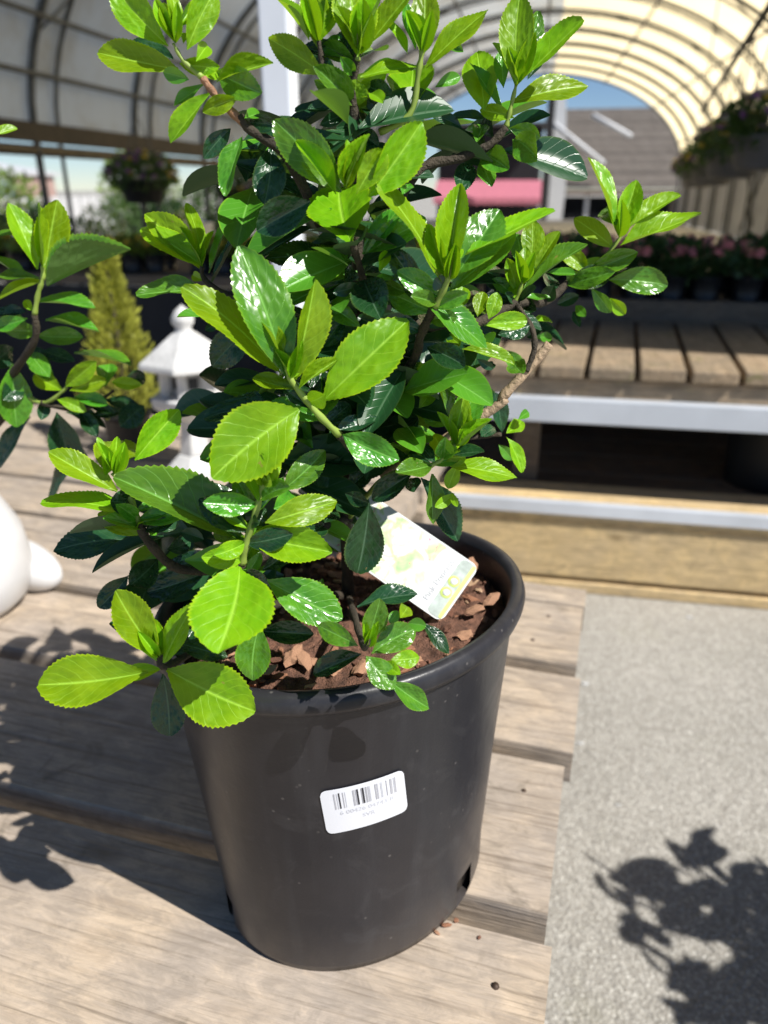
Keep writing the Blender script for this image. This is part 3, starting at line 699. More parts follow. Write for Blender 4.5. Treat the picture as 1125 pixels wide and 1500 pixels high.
LIGHT = (SUN_DIR + Vector((0, -0.2, 0.6))).normalized()
def place_leaf(parent, B, T, w, kind, rnd, fold=False, sign=None, tilt=0.0, maxasp=0.60):
    """leaf from B to T (world); w is its seen width in metres; long enough and wide enough for its kind"""
    c = (CAM - (B + T) / 2).normalized(); d = T - B; d2 = d - c * d.dot(c); L2 = d2.length
    if w / max(L2, 1e-4) > maxasp:
        L3 = w / (maxasp - 0.02); ex_ = math.sqrt(max(0, L3 * L3 - L2 * L2)); rd = (T - CAM).normalized()
        s = sign if sign else (-1 if d.z < 0.0 else 1)
        T = T + rd * ex_ * s; d = T - B
    L = d.length; wt = max(w, (0.30 if fold else 0.42) * L); ca = min(1.0, w / wt)
    yx = d.normalized(); c = (CAM - (B + T) / 2).normalized(); n0 = (c - yx * c.dot(yx)).normalized()
    ang = math.acos(ca); n1 = Quaternion(yx, ang) @ n0; n2 = Quaternion(yx, -ang) @ n0
    n = n1 if n1.dot(LIGHT) > n2.dot(LIGHT) else n2
    n = Quaternion(yx, rnd.gauss(0, 0.14) + tilt) @ n
    if n.dot(Vector((0, -0.25, 1))) < -0.25 and kind != 'n' and ca > 0.5: n = -n if n.dot(c) < 0 else n
    xx = yx.cross(n).normalized(); n = xx.cross(yx).normalized()
    key = (kind, 8 + rnd.randrange(2)) if fold else (kind, rnd.randrange(8))
    m = Matrix(((xx.x * wt, yx.x * L, n.x * L * 0.8, B.x), (xx.y * wt, yx.y * L, n.y * L * 0.8, B.y), (xx.z * wt, yx.z * L, n.z * L * 0.8, B.z), (0, 0, 0, 1)))
    m = Matrix.Translation(-parent.location) @ m
    if DEFER is not None: DEFER.append((L * max(w, 0.3 * wt) / (B - CAM).length ** 2, key, m)); return None
    o = bpy.data.objects.new('leaf', LEAVES[key]); link(o, parent); o.matrix_world = m
    return o
DEFER = None

ZN = {'1': (0, 0, 2.679), '2': (380, 0, 2.679), '3': (705, 0, 2.679), '4': (0, 160, 3.75), '5': (0, 380, 3.125), '6': (180, 330, 2.679), '7': (520, 220, 2.96),
      '8': (480, 540, 3.516), 'A': (40, 600, 3.125), 'B': (40, 820, 3.125), 'C': (340, 720, 2.446), 'D': (700, 380, 2.647), 'E': (380, 280, 4.327)}
# zone  depth : base x y  tip x y  width  kind[f]
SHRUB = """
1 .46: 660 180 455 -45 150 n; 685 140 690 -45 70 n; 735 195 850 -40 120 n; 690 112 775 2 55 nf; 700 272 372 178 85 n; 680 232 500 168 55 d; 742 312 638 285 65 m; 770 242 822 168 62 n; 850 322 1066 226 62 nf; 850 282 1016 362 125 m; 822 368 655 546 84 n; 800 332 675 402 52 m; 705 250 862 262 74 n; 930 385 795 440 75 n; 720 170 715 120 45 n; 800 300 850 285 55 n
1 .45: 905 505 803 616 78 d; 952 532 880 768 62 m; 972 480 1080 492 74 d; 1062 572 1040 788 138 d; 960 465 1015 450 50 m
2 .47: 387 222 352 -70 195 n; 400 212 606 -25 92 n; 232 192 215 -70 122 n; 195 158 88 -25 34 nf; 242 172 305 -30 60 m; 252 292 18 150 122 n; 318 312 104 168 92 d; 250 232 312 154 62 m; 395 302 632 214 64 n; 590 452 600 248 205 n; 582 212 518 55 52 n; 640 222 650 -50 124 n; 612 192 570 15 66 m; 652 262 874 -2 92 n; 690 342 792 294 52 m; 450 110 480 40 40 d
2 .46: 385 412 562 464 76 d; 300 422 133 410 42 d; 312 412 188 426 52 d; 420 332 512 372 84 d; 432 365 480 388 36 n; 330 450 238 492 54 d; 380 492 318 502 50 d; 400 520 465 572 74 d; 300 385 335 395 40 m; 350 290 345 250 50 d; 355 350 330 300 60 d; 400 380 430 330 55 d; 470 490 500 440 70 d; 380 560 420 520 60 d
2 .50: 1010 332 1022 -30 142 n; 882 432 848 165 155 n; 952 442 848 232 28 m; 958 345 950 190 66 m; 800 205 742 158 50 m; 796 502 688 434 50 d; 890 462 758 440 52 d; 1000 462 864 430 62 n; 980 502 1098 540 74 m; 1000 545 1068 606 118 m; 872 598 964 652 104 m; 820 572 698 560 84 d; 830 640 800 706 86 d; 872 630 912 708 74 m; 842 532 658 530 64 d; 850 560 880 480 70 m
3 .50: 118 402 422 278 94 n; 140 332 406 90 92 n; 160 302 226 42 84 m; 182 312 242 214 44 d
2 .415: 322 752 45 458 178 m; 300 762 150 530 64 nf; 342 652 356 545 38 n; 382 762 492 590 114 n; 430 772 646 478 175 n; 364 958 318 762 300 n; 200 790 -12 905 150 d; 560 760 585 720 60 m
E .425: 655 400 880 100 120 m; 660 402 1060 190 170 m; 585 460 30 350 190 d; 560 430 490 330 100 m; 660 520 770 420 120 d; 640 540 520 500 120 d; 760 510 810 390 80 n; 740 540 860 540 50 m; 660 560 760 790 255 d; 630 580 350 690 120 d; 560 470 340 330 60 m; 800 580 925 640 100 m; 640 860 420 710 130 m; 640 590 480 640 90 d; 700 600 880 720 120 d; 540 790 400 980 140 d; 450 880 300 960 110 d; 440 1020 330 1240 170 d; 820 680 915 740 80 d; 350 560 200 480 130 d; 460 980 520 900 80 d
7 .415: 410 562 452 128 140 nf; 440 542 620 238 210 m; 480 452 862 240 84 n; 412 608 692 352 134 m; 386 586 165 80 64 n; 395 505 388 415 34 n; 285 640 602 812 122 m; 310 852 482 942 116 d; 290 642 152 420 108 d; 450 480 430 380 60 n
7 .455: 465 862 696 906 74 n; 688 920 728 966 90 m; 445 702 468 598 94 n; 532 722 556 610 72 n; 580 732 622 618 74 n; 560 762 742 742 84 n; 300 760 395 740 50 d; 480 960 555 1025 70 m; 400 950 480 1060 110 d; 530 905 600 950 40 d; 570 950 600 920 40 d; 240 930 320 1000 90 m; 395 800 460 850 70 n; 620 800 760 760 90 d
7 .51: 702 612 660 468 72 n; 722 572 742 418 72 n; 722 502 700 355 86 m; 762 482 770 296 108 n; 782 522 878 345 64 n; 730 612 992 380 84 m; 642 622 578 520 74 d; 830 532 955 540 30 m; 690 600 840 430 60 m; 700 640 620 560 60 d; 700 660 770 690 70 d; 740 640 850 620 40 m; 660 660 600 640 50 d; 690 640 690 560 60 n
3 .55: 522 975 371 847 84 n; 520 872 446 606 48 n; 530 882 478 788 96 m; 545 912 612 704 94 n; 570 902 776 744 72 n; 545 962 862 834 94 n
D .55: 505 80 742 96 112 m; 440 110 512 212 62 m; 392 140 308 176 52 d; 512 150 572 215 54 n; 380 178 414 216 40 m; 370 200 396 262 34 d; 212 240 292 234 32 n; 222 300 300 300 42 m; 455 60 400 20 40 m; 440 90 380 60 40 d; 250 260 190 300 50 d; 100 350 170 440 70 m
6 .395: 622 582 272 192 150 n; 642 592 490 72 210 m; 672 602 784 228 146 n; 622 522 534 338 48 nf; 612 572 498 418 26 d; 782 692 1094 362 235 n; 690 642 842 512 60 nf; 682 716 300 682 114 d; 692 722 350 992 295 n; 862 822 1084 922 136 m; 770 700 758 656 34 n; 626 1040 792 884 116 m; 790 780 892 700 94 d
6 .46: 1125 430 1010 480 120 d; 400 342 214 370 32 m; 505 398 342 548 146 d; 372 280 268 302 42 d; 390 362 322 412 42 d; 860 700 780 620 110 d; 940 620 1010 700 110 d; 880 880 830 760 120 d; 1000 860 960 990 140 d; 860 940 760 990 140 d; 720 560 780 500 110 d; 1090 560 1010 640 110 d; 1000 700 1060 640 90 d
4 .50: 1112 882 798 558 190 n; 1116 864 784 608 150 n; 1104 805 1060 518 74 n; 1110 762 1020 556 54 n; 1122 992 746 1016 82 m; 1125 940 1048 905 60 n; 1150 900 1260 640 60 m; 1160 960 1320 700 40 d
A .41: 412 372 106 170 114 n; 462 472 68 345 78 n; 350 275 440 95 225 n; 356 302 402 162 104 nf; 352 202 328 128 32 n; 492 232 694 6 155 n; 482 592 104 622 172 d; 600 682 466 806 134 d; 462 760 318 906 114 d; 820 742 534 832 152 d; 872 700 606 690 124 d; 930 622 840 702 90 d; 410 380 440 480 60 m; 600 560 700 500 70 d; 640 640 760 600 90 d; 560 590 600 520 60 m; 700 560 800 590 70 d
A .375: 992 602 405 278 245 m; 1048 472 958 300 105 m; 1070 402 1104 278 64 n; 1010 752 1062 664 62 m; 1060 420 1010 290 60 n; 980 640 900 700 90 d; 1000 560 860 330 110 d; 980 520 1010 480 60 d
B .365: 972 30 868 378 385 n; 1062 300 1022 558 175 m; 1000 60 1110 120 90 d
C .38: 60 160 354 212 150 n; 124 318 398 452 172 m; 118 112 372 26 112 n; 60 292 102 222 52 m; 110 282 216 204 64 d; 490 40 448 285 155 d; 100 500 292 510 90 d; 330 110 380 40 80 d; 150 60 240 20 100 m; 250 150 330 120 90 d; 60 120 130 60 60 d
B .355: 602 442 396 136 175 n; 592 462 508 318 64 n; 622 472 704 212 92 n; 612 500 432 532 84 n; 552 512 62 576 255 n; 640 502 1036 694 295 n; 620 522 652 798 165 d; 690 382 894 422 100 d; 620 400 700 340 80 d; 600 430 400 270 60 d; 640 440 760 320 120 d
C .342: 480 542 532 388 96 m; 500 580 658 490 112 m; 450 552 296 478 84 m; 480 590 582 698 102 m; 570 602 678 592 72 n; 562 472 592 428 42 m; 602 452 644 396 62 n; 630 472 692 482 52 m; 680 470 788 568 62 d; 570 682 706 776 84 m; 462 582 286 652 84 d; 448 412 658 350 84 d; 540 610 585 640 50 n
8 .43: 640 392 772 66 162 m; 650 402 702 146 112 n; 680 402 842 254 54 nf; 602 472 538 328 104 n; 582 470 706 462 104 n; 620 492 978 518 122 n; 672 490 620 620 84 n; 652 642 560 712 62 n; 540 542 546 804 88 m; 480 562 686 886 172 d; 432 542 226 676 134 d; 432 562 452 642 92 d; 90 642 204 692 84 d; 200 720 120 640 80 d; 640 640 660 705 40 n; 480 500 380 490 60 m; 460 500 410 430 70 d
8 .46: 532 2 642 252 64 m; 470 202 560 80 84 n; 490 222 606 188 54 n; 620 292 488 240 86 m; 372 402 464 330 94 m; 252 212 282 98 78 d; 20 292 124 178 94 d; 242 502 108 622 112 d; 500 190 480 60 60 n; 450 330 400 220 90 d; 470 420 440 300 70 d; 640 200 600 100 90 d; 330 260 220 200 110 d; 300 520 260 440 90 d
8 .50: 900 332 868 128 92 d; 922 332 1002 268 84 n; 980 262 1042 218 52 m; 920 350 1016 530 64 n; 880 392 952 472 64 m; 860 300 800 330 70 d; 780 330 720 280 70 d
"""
LEFT_SHRUB = """
4 .60: 205 880 55 510 150 n; 245 900 320 505 190 n; 260 970 700 740 50 mf; 215 930 -40 890 50 m; 240 945 -30 1020 60 n; 160 950 -60 780 40 m; 200 1060 515 1060 60 m; 150 1110 -60 1110 50 d; 150 1150 -40 1190 90 m; 250 1160 540 1200 50 m; 100 690 -60 690 34 m; 240 870 190 515 60 n; -40 150 92 92 40 n; 180 1110 140 1050 50 n
5 .62: 10 320 165 325 78 m; 170 350 374 352 82 m; 130 420 205 510 92 m; 60 480 80 770 165 m; 140 720 -20 950 90 d; 340 430 600 455 50 m; 290 600 165 530 90 n; 300 580 435 470 90 n; 320 600 488 550 80 n; 340 630 484 655 68 m; 260 640 390 690 62 n; 480 580 500 470 100 m; 560 560 660 540 80 d; 510 560 650 575 60 n; 480 640 630 660 60 d; 660 670 560 760 120 d; 260 700 330 950 150 d; 340 900 200 1120 70 d; 300 700 480 760 60 d; 210 640 190 730 60 d; 230 500 130 400 80 d; 60 400 -40 470 110 d; 400 660 520 700 60 d; 180 420 320 440 50 d; 130 300 40 250 60 m; 420 720 560 690 60 d; 100 560 20 640 100 d; 250 560 180 480 70 m; 320 820 380 960 90 d; 370 700 440 800 80 d
"""
def parse(txt, parent, rnd, y_shift=0.0):
    n = 0
    for line in txt.strip().splitlines():
        head, body = line.split(':'); z, dep = head.split(); zone = ZN[z]; dep = float(dep) + y_shift
        for e in body.split(';'):
            f = e.split(); bx, by, tx, ty, w = map(float, f[:5]); kd = f[5][0]; fold = len(f[5]) > 1
            y = dep + (0.018 if kd == 'd' else 0.006 if kd == 'm' else 0.0) + rnd.gauss(0, 0.004)
            B = at_y(*zp(zone, bx, by), y); T = at_y(*zp(zone, tx, ty), y - (0.006 if ty > by else -0.004) + rnd.gauss(0, 0.004))
            dist = (B - CAM).dot(Vector((0, CP, -SP))); wm = 0.93 * w / zone[2] / F_PX * dist
            place_leaf(parent, B, T, wm, kd, rnd, fold); n += 1
    return n
def stem(parent, pts, r0, r1, mat, name='branch'):
    P = [at_y(px, py, y) if not isinstance(px, Vector) else px for px, py, y in pts]
    # smooth the polyline
    Q = []
    for i in range(len(P) - 1):
        a = P[max(i - 1, 0)]; b = P[i]; c = P[i + 1]; d = P[min(i + 2, len(P) - 1)]
        for k in range(5):
            t = k / 5; Q.append(0.5 * ((2 * b) + (c - a) * t + (2 * a - 5 * b + 4 * c - d) * t * t + (3 * b - a - 3 * c + d) * t ** 3))
    Q.append(P[-1]); n = len(Q); kk = 0.62 if mat is M['stem_green'] else 0.8
    rad = [kk * (r0 + (r1 - r0) * i / (n - 1)) + 0.0003 * math.sin(i * 1.9) for i in range(n)]
    mbx = MB(); mbx.tube([q - parent.location for q in Q], rad, 8); return mbx.build(name, mat, parent)
def Z_(z, x, y, dep): a = zp(ZN[z], x, y); return (a[0], a[1], dep)

shrub = empty('leafy_shrub', (PX, PY, DECK + PH - 0.012)); tag(shrub, 'dense glossy green shrub with lime new shoots growing in the black pot', 'shrub')
rl = random.Random(21)
DEFER = []
nl = parse(SHRUB, shrub, rl)
# the tight tuft of young leaves at each growing tip
for z, x, y, dep, n_, L_ in (('1', 690, 170, .46, 3, .020), ('2', 386, 215, .468, 4, .028), ('2', 232, 165, .47, 3, .024), ('2', 638, 210, .47, 3, .024), ('2', 1005, 340, .50, 3, .024), ('2', 340, 740, .416, 4, .022), ('7', 405, 560, .416, 4, .024), ('7', 725, 580, .508, 4, .022), ('3', 540, 930, .55, 3, .022),
                           ('6', 655, 605, .394, 3, .022), ('8', 655, 395, .43, 3, .020), ('A', 1080, 350, .377, 4, .020), ('A', 400, 300, .41, 4, .020), ('B', 605, 450, .355, 3, .018), ('C', 480, 555, .342, 3, .014), ('4', 1108, 860, .50, 2, .022)):
    B0 = at_y(*zp(ZN[z], x, y), dep)
    for k in range(n_):
        a_ = rl.uniform(0, 6.28); d_ = Vector((0.45 * math.cos(a_), 0.45 * math.sin(a_), 1)).normalized(); L1 = L_ * rl.uniform(0.75, 1.25)
        place_leaf(shrub, B0, B0 + d_ * L1, L1 * rl.uniform(0.2, 0.34), 'n', rl, True); nl += 1
# leaflets clothing the green shoots
for z, pts_ in (('6', [(850, 822, .405), (760, 735, .398), (665, 615, .395)]), ('A', [(985, 705, .378), (1002, 610, .376), (1045, 470, .376), (1085, 330, .378)]), ('A', [(560, 610, .412), (510, 520, .41), (470, 400, .41)]), ('7', [(285, 800, .432), (345, 680, .42), (390, 590, .416)]), ('2', [(372, 470, .472), (368, 330, .47), (385, 210, .468)]), 
               ('8', [(450, 530, .435), (540, 495, .43), (600, 460, .43)]), ('7', [(690, 665, .51), (830, 655, .535), (940, 560, .548), (1050, 505, .55)])):
    for (x0_, y0_, d0_), (x1_, y1_, d1_) in zip(pts_, pts_[1:]):
        for k in range(5):
            t_ = rl.random(); B0 = at_y(*zp(ZN[z], x0_ + (x1_ - x0_) * t_, y0_ + (y1_ - y0_) * t_), d0_ + (d1_ - d0_) * t_)
            a_ = rl.uniform(0, 6.28); d_ = Vector((math.cos(a_), math.sin(a_), rl.uniform(0.1, 0.8))).normalized(); L1 = rl.uniform(0.016, 0.034)
            place_leaf(shrub, B0, B0 + d_ * L1, L1 * rl.uniform(0.3, 0.5), rl.choice('nmmdd'), rl); nl += 1
DEFER.sort(key=lambda q: -q[0]); ALL_, DEFER = DEFER, None
for _, key, m in ALL_[:298]:
    o = bpy.data.objects.new('leaf', LEAVES[key]); link(o, shrub); o.matrix_world = m
SMALL_ = ALL_[298:]
SOIL = at_z(510, 872, DECK + PH - 0.02); sx_, sy_ = proj(SOIL); SO = (sx_, sy_, SOIL.y)
T1 = (515, 640, 0.475); T2 = (525, 470, 0.475)
stem(shrub, [SO, (508, 760, 0.485), T1, T2, Z_('E', 660, 600, 0.45), Z_('E', 590, 330, 0.418)], 0.006, 0.0022, M['stem_brown'], 'trunk')
stem(shrub, [T2, Z_('2', 380, 640, 0.475), Z_('2', 372, 470, 0.472), Z_('2', 368, 330, 0.47), Z_('2', 385, 210, 0.468)], 0.0048, 0.0022, M['stem_brown'])
stem(shrub, [Z_('2', 385, 240, 0.468), Z_('2', 385, 180, 0.467), Z_('2', 380, 110, 0.465)], 0.0024, 0.0014, M['stem_green'])
stem(shrub, [Z_('2', 330, 420, 0.472), Z_('2', 265, 320, 0.47), Z_('2', 232, 160, 0.47)], 0.0026, 0.0016, M['stem_brown'])
stem(shrub, [Z_('2', 470, 520, 0.47), Z_('2', 590, 450, 0.47), Z_('2', 625, 280, 0.47), Z_('2', 640, 190, 0.47)], 0.003, 0.0022, M['stem_green'])
stem(shrub, [(470, 330, 0.475), Z_('1', 1130, 620, 0.465), Z_('1', 985, 512, 0.46), Z_('1', 940, 455, 0.46)], 0.0042, 0.0028, M['stem_brown'])
stem(shrub, [Z_('1', 985, 512, 0.46), Z_('1', 900, 430, 0.46), Z_('1', 838, 365, 0.46), Z_('1', 795, 305, 0.46)], 0.003, 0.0024, M['stem_red'])
stem(shrub, [Z_('1', 795, 305, 0.46), Z_('1', 720, 240, 0.46), Z_('1', 680, 170, 0.46)], 0.0024, 0.0013, M['stem_green'])
stem(shrub, [(540, 380, 0.48), Z_('2', 610, 685, 0.495), Z_('2', 780, 622, 0.50), Z_('2', 900, 572, 0.50), Z_('2', 968, 500, 0.50)], 0.0042, 0.0028, M['stem_brown'])
stem(shrub, [Z_('2', 968, 500, 0.50), Z_('2', 985, 430, 0.50), Z_('2', 1008, 330, 0.50)], 0.0026, 0.0016, M['stem_green'])
stem(shrub, [T1, Z_('7', 240, 930, 0.45), Z_('7', 285, 800, 0.432), Z_('7', 345, 680, 0.42)], 0.0036, 0.003, M['stem_brown'])
stem(shrub, [Z_('7', 345, 680, 0.42), Z_('7', 390, 590, 0.416), Z_('7', 425, 500, 0.414), Z_('7', 440, 430, 0.415)], 0.0034, 0.0018, M['stem_green'])
stem(shrub, [T2, Z_('7', 480, 760, 0.49), Z_('7', 690, 665, 0.51), Z_('7', 830, 655, 0.535), Z_('7', 940, 560, 0.548), Z_('7', 1050, 505, 0.55)], 0.005, 0.0026, M['stem_brown'])
stem(shrub, [Z_('7', 690, 665, 0.51), Z_('7', 720, 590, 0.508), Z_('7', 735, 500, 0.508)], 0.0026, 0.0016, M['stem_green'])
stem(shrub, [Z_('7', 1040, 510, 0.55), Z_('3', 540, 940, 0.55), Z_('3', 560, 890, 0.55)], 0.0024, 0.0015, M['stem_green'])
stem(shrub, [(560, 700, 0.49), Z_('7', 600, 1120, 0.485), Z_('7', 640, 1070, 0.485), Z_('7', 740, 960, 0.485), Z_('7', 845, 838, 0.485)], 0.0046, 0.0036, M['stub'], 'cut_stub')
stem(shrub, [Z_('7', 740, 960, 0.483), Z_('7', 775, 880, 0.485), Z_('7', 770, 780, 0.49), Z_('7', 700, 670, 0.508)], 0.0026, 0.0022, M['stem_brown'])
stem(shrub, [T1, Z_('6', 940, 905, 0.43), Z_('6', 850, 822, 0.405)], 0.0048, 0.0034, M['stem_brown'])
stem(shrub, [Z_('6', 850, 822, 0.405), Z_('6', 760, 735, 0.398), Z_('6', 665, 615, 0.395), Z_('6', 645, 560, 0.395)], 0.0036, 0.0022, M['stem_green'])
stem(shrub, [(508, 760, 0.485), Z_('8', 300, 560, 0.455), Z_('8', 450, 530, 0.435), Z_('8', 540, 495, 0.43), Z_('8', 600, 460, 0.43), Z_('8', 660, 385, 0.43)], 0.0038, 0.0016, M['stem_green'])
stem(shrub, [T1, Z_('8', 500, 380, 0.48), Z_('8', 780, 350, 0.498), Z_('8', 895, 338, 0.50)], 0.003, 0.0018, M['stem_brown'])
stem(shrub, [(508, 760, 0.485), (430, 790, 0.44), Z_('A', 860, 800, 0.41), Z_('A', 985, 705, 0.378)], 0.0045, 0.0034, M['stem_brown'])
stem(shrub, [Z_('A', 985, 705, 0.378), Z_('A', 1002, 610, 0.376), Z_('A', 1045, 470, 0.376), Z_('A', 1085, 330, 0.378)], 0.0036, 0.0026, M['stem_green'])
stem(shrub, [(460, 800, 0.45), (350, 830, 0.43), Z_('A', 700, 730, 0.42), Z_('A', 560, 610, 0.412), Z_('A', 510, 520, 0.41)], 0.0042, 0.0032, M['stem_brown'])
stem(shrub, [Z_('A', 510, 520, 0.41), Z_('A', 470, 400, 0.41), Z_('A', 390, 290, 0.41)], 0.0032, 0.0022, M['stem_green'])
stem(shrub, [SO, (420, 880, 0.43), (320, 930, 0.39), Z_('B', 640, 490, 0.357), Z_('B', 605, 430, 0.356)], 0.0045, 0.002, M['stem_brown'])
stem(shrub, [SO, (520, 905, 0.43), (530, 940, 0.38), Z_('C', 478, 560, 0.343), Z_('C', 500, 520, 0.342)], 0.0035, 0.0014, M['stem_brown'])
stem(shrub, [(470, 540, 0.475), (400, 470, 0.49), Z_('4', 1150, 960, 0.50), Z_('4', 1110, 860, 0.50)], 0.0034, 0.0016, M['stem_brown'])
# the many leaves deep inside the crown, too hidden to pick apart
inner = [(480, 420, 75, 16), (545, 520, 80, 18), (470, 620, 90, 22), (580, 620, 60, 12), (420, 720, 75, 16), (320, 790, 70, 14), (620, 470, 60, 12), (520, 330, 65, 12), (480, 705, 50, 9), (500, 240, 45, 8), (390, 620, 70, 14), (620, 560, 50, 10), (720, 440, 60, 10), (520, 170, 40, 8), (270, 830, 60, 8), (300, 950, 45, 5), (440, 800, 60, 8), (700, 210, 40, 6), (360, 240, 40, 5)]
rf = random.Random(5)
def leaf_rows(nv=12, nu=2, fold=0.25, bend=0.1):
    vs = []; uv = []
    for i in range(nv + 1):
        t = i / nv; t2 = 0.012 + 0.976 * t; w = max(0.03, 0.5 * (t2 ** 1.17) * ((1 - t2) ** 0.78) / ((0.6 ** 1.17) * (0.4 ** 0.78)))
        for j in range(-nu, nu + 1): u = j / nu; vs.append(Vector((u * w, t, abs(u * w) * fold - bend * t * t))); uv.append((u * .5 + .5, t))
    m = 2 * nu + 1; return vs, [(i * m + j, i * m + j + 1, (i + 1) * m + j + 1, (i + 1) * m + j) for i in range(nv) for j in range(m - 1)], uv
lv, lf, luv = leaf_rows()
near_ = [(570, 585, 45, 8), (500, 560, 45, 6), (560, 650, 40, 6), (470, 470, 30, 3), (605, 520, 35, 6), (520, 400, 40, 5), (430, 660, 45, 6), (400, 560, 30, 3), (470, 330, 30, 3), (260, 800, 40, 3), (500, 190, 25, 4)]
vs = []; fs = []; uvs = []; mi = []
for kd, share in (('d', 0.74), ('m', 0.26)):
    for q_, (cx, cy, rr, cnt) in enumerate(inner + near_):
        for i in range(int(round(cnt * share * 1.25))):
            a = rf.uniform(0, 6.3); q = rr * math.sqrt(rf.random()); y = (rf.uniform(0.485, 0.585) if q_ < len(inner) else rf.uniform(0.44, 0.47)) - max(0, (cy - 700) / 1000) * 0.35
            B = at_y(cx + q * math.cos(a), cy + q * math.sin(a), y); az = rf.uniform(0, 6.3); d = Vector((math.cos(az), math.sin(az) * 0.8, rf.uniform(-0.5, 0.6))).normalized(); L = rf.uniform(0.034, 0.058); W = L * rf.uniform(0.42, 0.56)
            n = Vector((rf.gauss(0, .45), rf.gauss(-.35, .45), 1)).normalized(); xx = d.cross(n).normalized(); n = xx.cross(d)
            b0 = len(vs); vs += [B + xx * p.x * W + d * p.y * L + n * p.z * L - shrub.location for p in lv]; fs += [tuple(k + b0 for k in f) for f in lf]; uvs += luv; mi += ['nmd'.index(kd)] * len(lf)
for _, key, m in SMALL_:
    me0 = LEAVES[key]; b0 = len(vs); vs += [m @ v.co for v in me0.vertices]; fs += [tuple(k + b0 for k in p.vertices) for p in me0.polygons]
    uu = [None] * len(me0.vertices)
    for lp in me0.loops: uu[lp.vertex_index] = tuple(me0.uv_layers[0].data[lp.index].uv)
    uvs += uu; mi += ['nmd'.index(key[0])] * len(me0.polygons)
me = bpy.data.meshes.new('small_leaves'); me.from_pydata(vs, [], fs); me.polygons.foreach_set('use_smooth', [True] * len(fs)); ul = me.uv_layers.new(name='UVMap')
for lp in me.loops: ul.data[lp.index].uv = uvs[lp.vertex_index]
for kd in 'nmd': me.materials.append(M['leaf_' + kd])
me.polygons.foreach_set('material_index', mi); o = link(bpy.data.objects.new('small_leaves', me), shrub); o['kind'] = 'stuff'
want = 0
print('leaves hand', nl, 'inner', want)

# ------------------------------------------------------------------ neighbour shrub at the left edge
LP = at_z(-215, 860, DECK)
lpot = empty('nursery_pot', (LP.x, LP.y, DECK + 0.001)); tag(lpot, 'black nursery pot just beyond the left edge of the picture', 'plant pot', )
mb = MB(); mb.lathe(pot_profile(0.125, 0.10, 0.225), 64); mb.build('pot_body', M['pot'], lpot)
mb = MB(); mb.lathe([(0.0, 0.205), (0.06, 0.208), (0.112, 0.203)], 32); mb.build('soil', soil.data.materials[0], lpot)
lsh = empty('leafy_shrub', (LP.x, LP.y, DECK + 0.206)); tag(lsh, 'smaller matching green shrub reaching in from the left edge', 'shrub')
parse(LEFT_SHRUB, lsh, random.Random(9))
lx, ly = proj(LP + Vector((0, 0, 0.2))); LB = (lx, ly, LP.y)
stem(lsh, [LB, (-40, 640, 0.66), (10, 560, 0.63), (50, 500, 0.605), Z_('4', 190, 1130, 0.60)], 0.006, 0.003, M['stem_brown'], 'trunk')
stem(lsh, [Z_('4', 190, 1130, 0.60), Z_('4', 210, 1010, 0.60), Z_('4', 235, 930, 0.60), Z_('4', 235, 860, 0.60)], 0.0034, 0.0028, M['stem_green'])
stem(lsh, [(10, 560, 0.63), (60, 590, 0.625), Z_('5', 290, 600, 0.62), Z_('5', 310, 560, 0.62)], 0.0034, 0.0018, M['stem_green'])
stem(lsh, [(60, 590, 0.625), Z_('5', 380, 690, 0.625), Z_('5', 520, 600, 0.625)], 0.003, 0.0016, M['stem_brown'])

# ------------------------------------------------------------------ a third shrub off to the right whose shadow lies on the concrete
def far_shrub(loc, rnd, n=90, hb=0.62, label='', pot_h=0.26):
    p = empty('nursery_pot', loc); 
    m_ = MB(); m_.lathe(pot_profile(0.15, 0.12, pot_h), 48); m_.build('pot_body', M['pot'], p)
    m_ = MB(); m_.lathe([(0, pot_h - 0.02), (0.135, pot_h - 0.025)], 24); m_.build('soil', soil.data.materials[0], p)
    s = empty('leafy_shrub', Vector(loc) + Vector((0, 0, pot_h - 0.02)))
    for k in range(7):
        a = k * 0.9; top = Vector((0.15 * math.cos(a), 0.15 * math.sin(a), hb * rnd.uniform(0.6, 1.0)))
        m_ = MB(); m_.tube([Vector((0, 0, 0)), top * 0.5 + Vector((0, 0, 0.05)), top], [0.007, 0.005, 0.002], 6); m_.build('branch', M['stem_brown'], s)
        for j in range(n // 7):
            t = rnd.uniform(0.5, 1.0); B = top * t + Vector((rnd.gauss(0, .02), rnd.gauss(0, .02), 0)); az = rnd.uniform(0, 6.3)
            d = Vector((math.cos(az), math.sin(az), rnd.uniform(0, 0.9))).normalized(); W = s.location + B
            place_leaf(s, W, W + d * rnd.uniform(0.045, 0.068), 0.032, rnd.choice('nmmd'), rnd)
    return p, s
sp_ = at_z(1172, 1425, 0.0)
tgt = sp_ + Vector((SUN_H.x, SUN_H.y, 0)) * (0.72 / math.tan(SUN_EL))
p3, s3 = far_shrub((tgt.x + 0.04, tgt.y - 0.02, 0.201), random.Random(4), 480, 0.5)
tag(p3, 'black nursery pot on a crate out of view to the right', 'plant pot'); tag(s3, 'green shrub out of view right, casting leafy shadow on the concrete', 'shrub')
cr = empty('wooden_crate', (tgt.x + 0.04, tgt.y - 0.02, 0)); tag(cr, 'slatted wooden crate out of view to the right under a pot', 'crate')
for sgn in (-1, 1):
    for zz in (0.03, 0.09, 0.15):
        m_ = MB(); m_.box((0, sgn * 0.18, zz + 0.006), (0.38, 0.014, 0.045)); m_.build('slat', M['deck'], cr, 0.002)
        m_ = MB(); m_.box((sgn * 0.18, 0, zz), (0.014, 0.34, 0.045)); m_.build('slat', M['deck'], cr, 0.002)
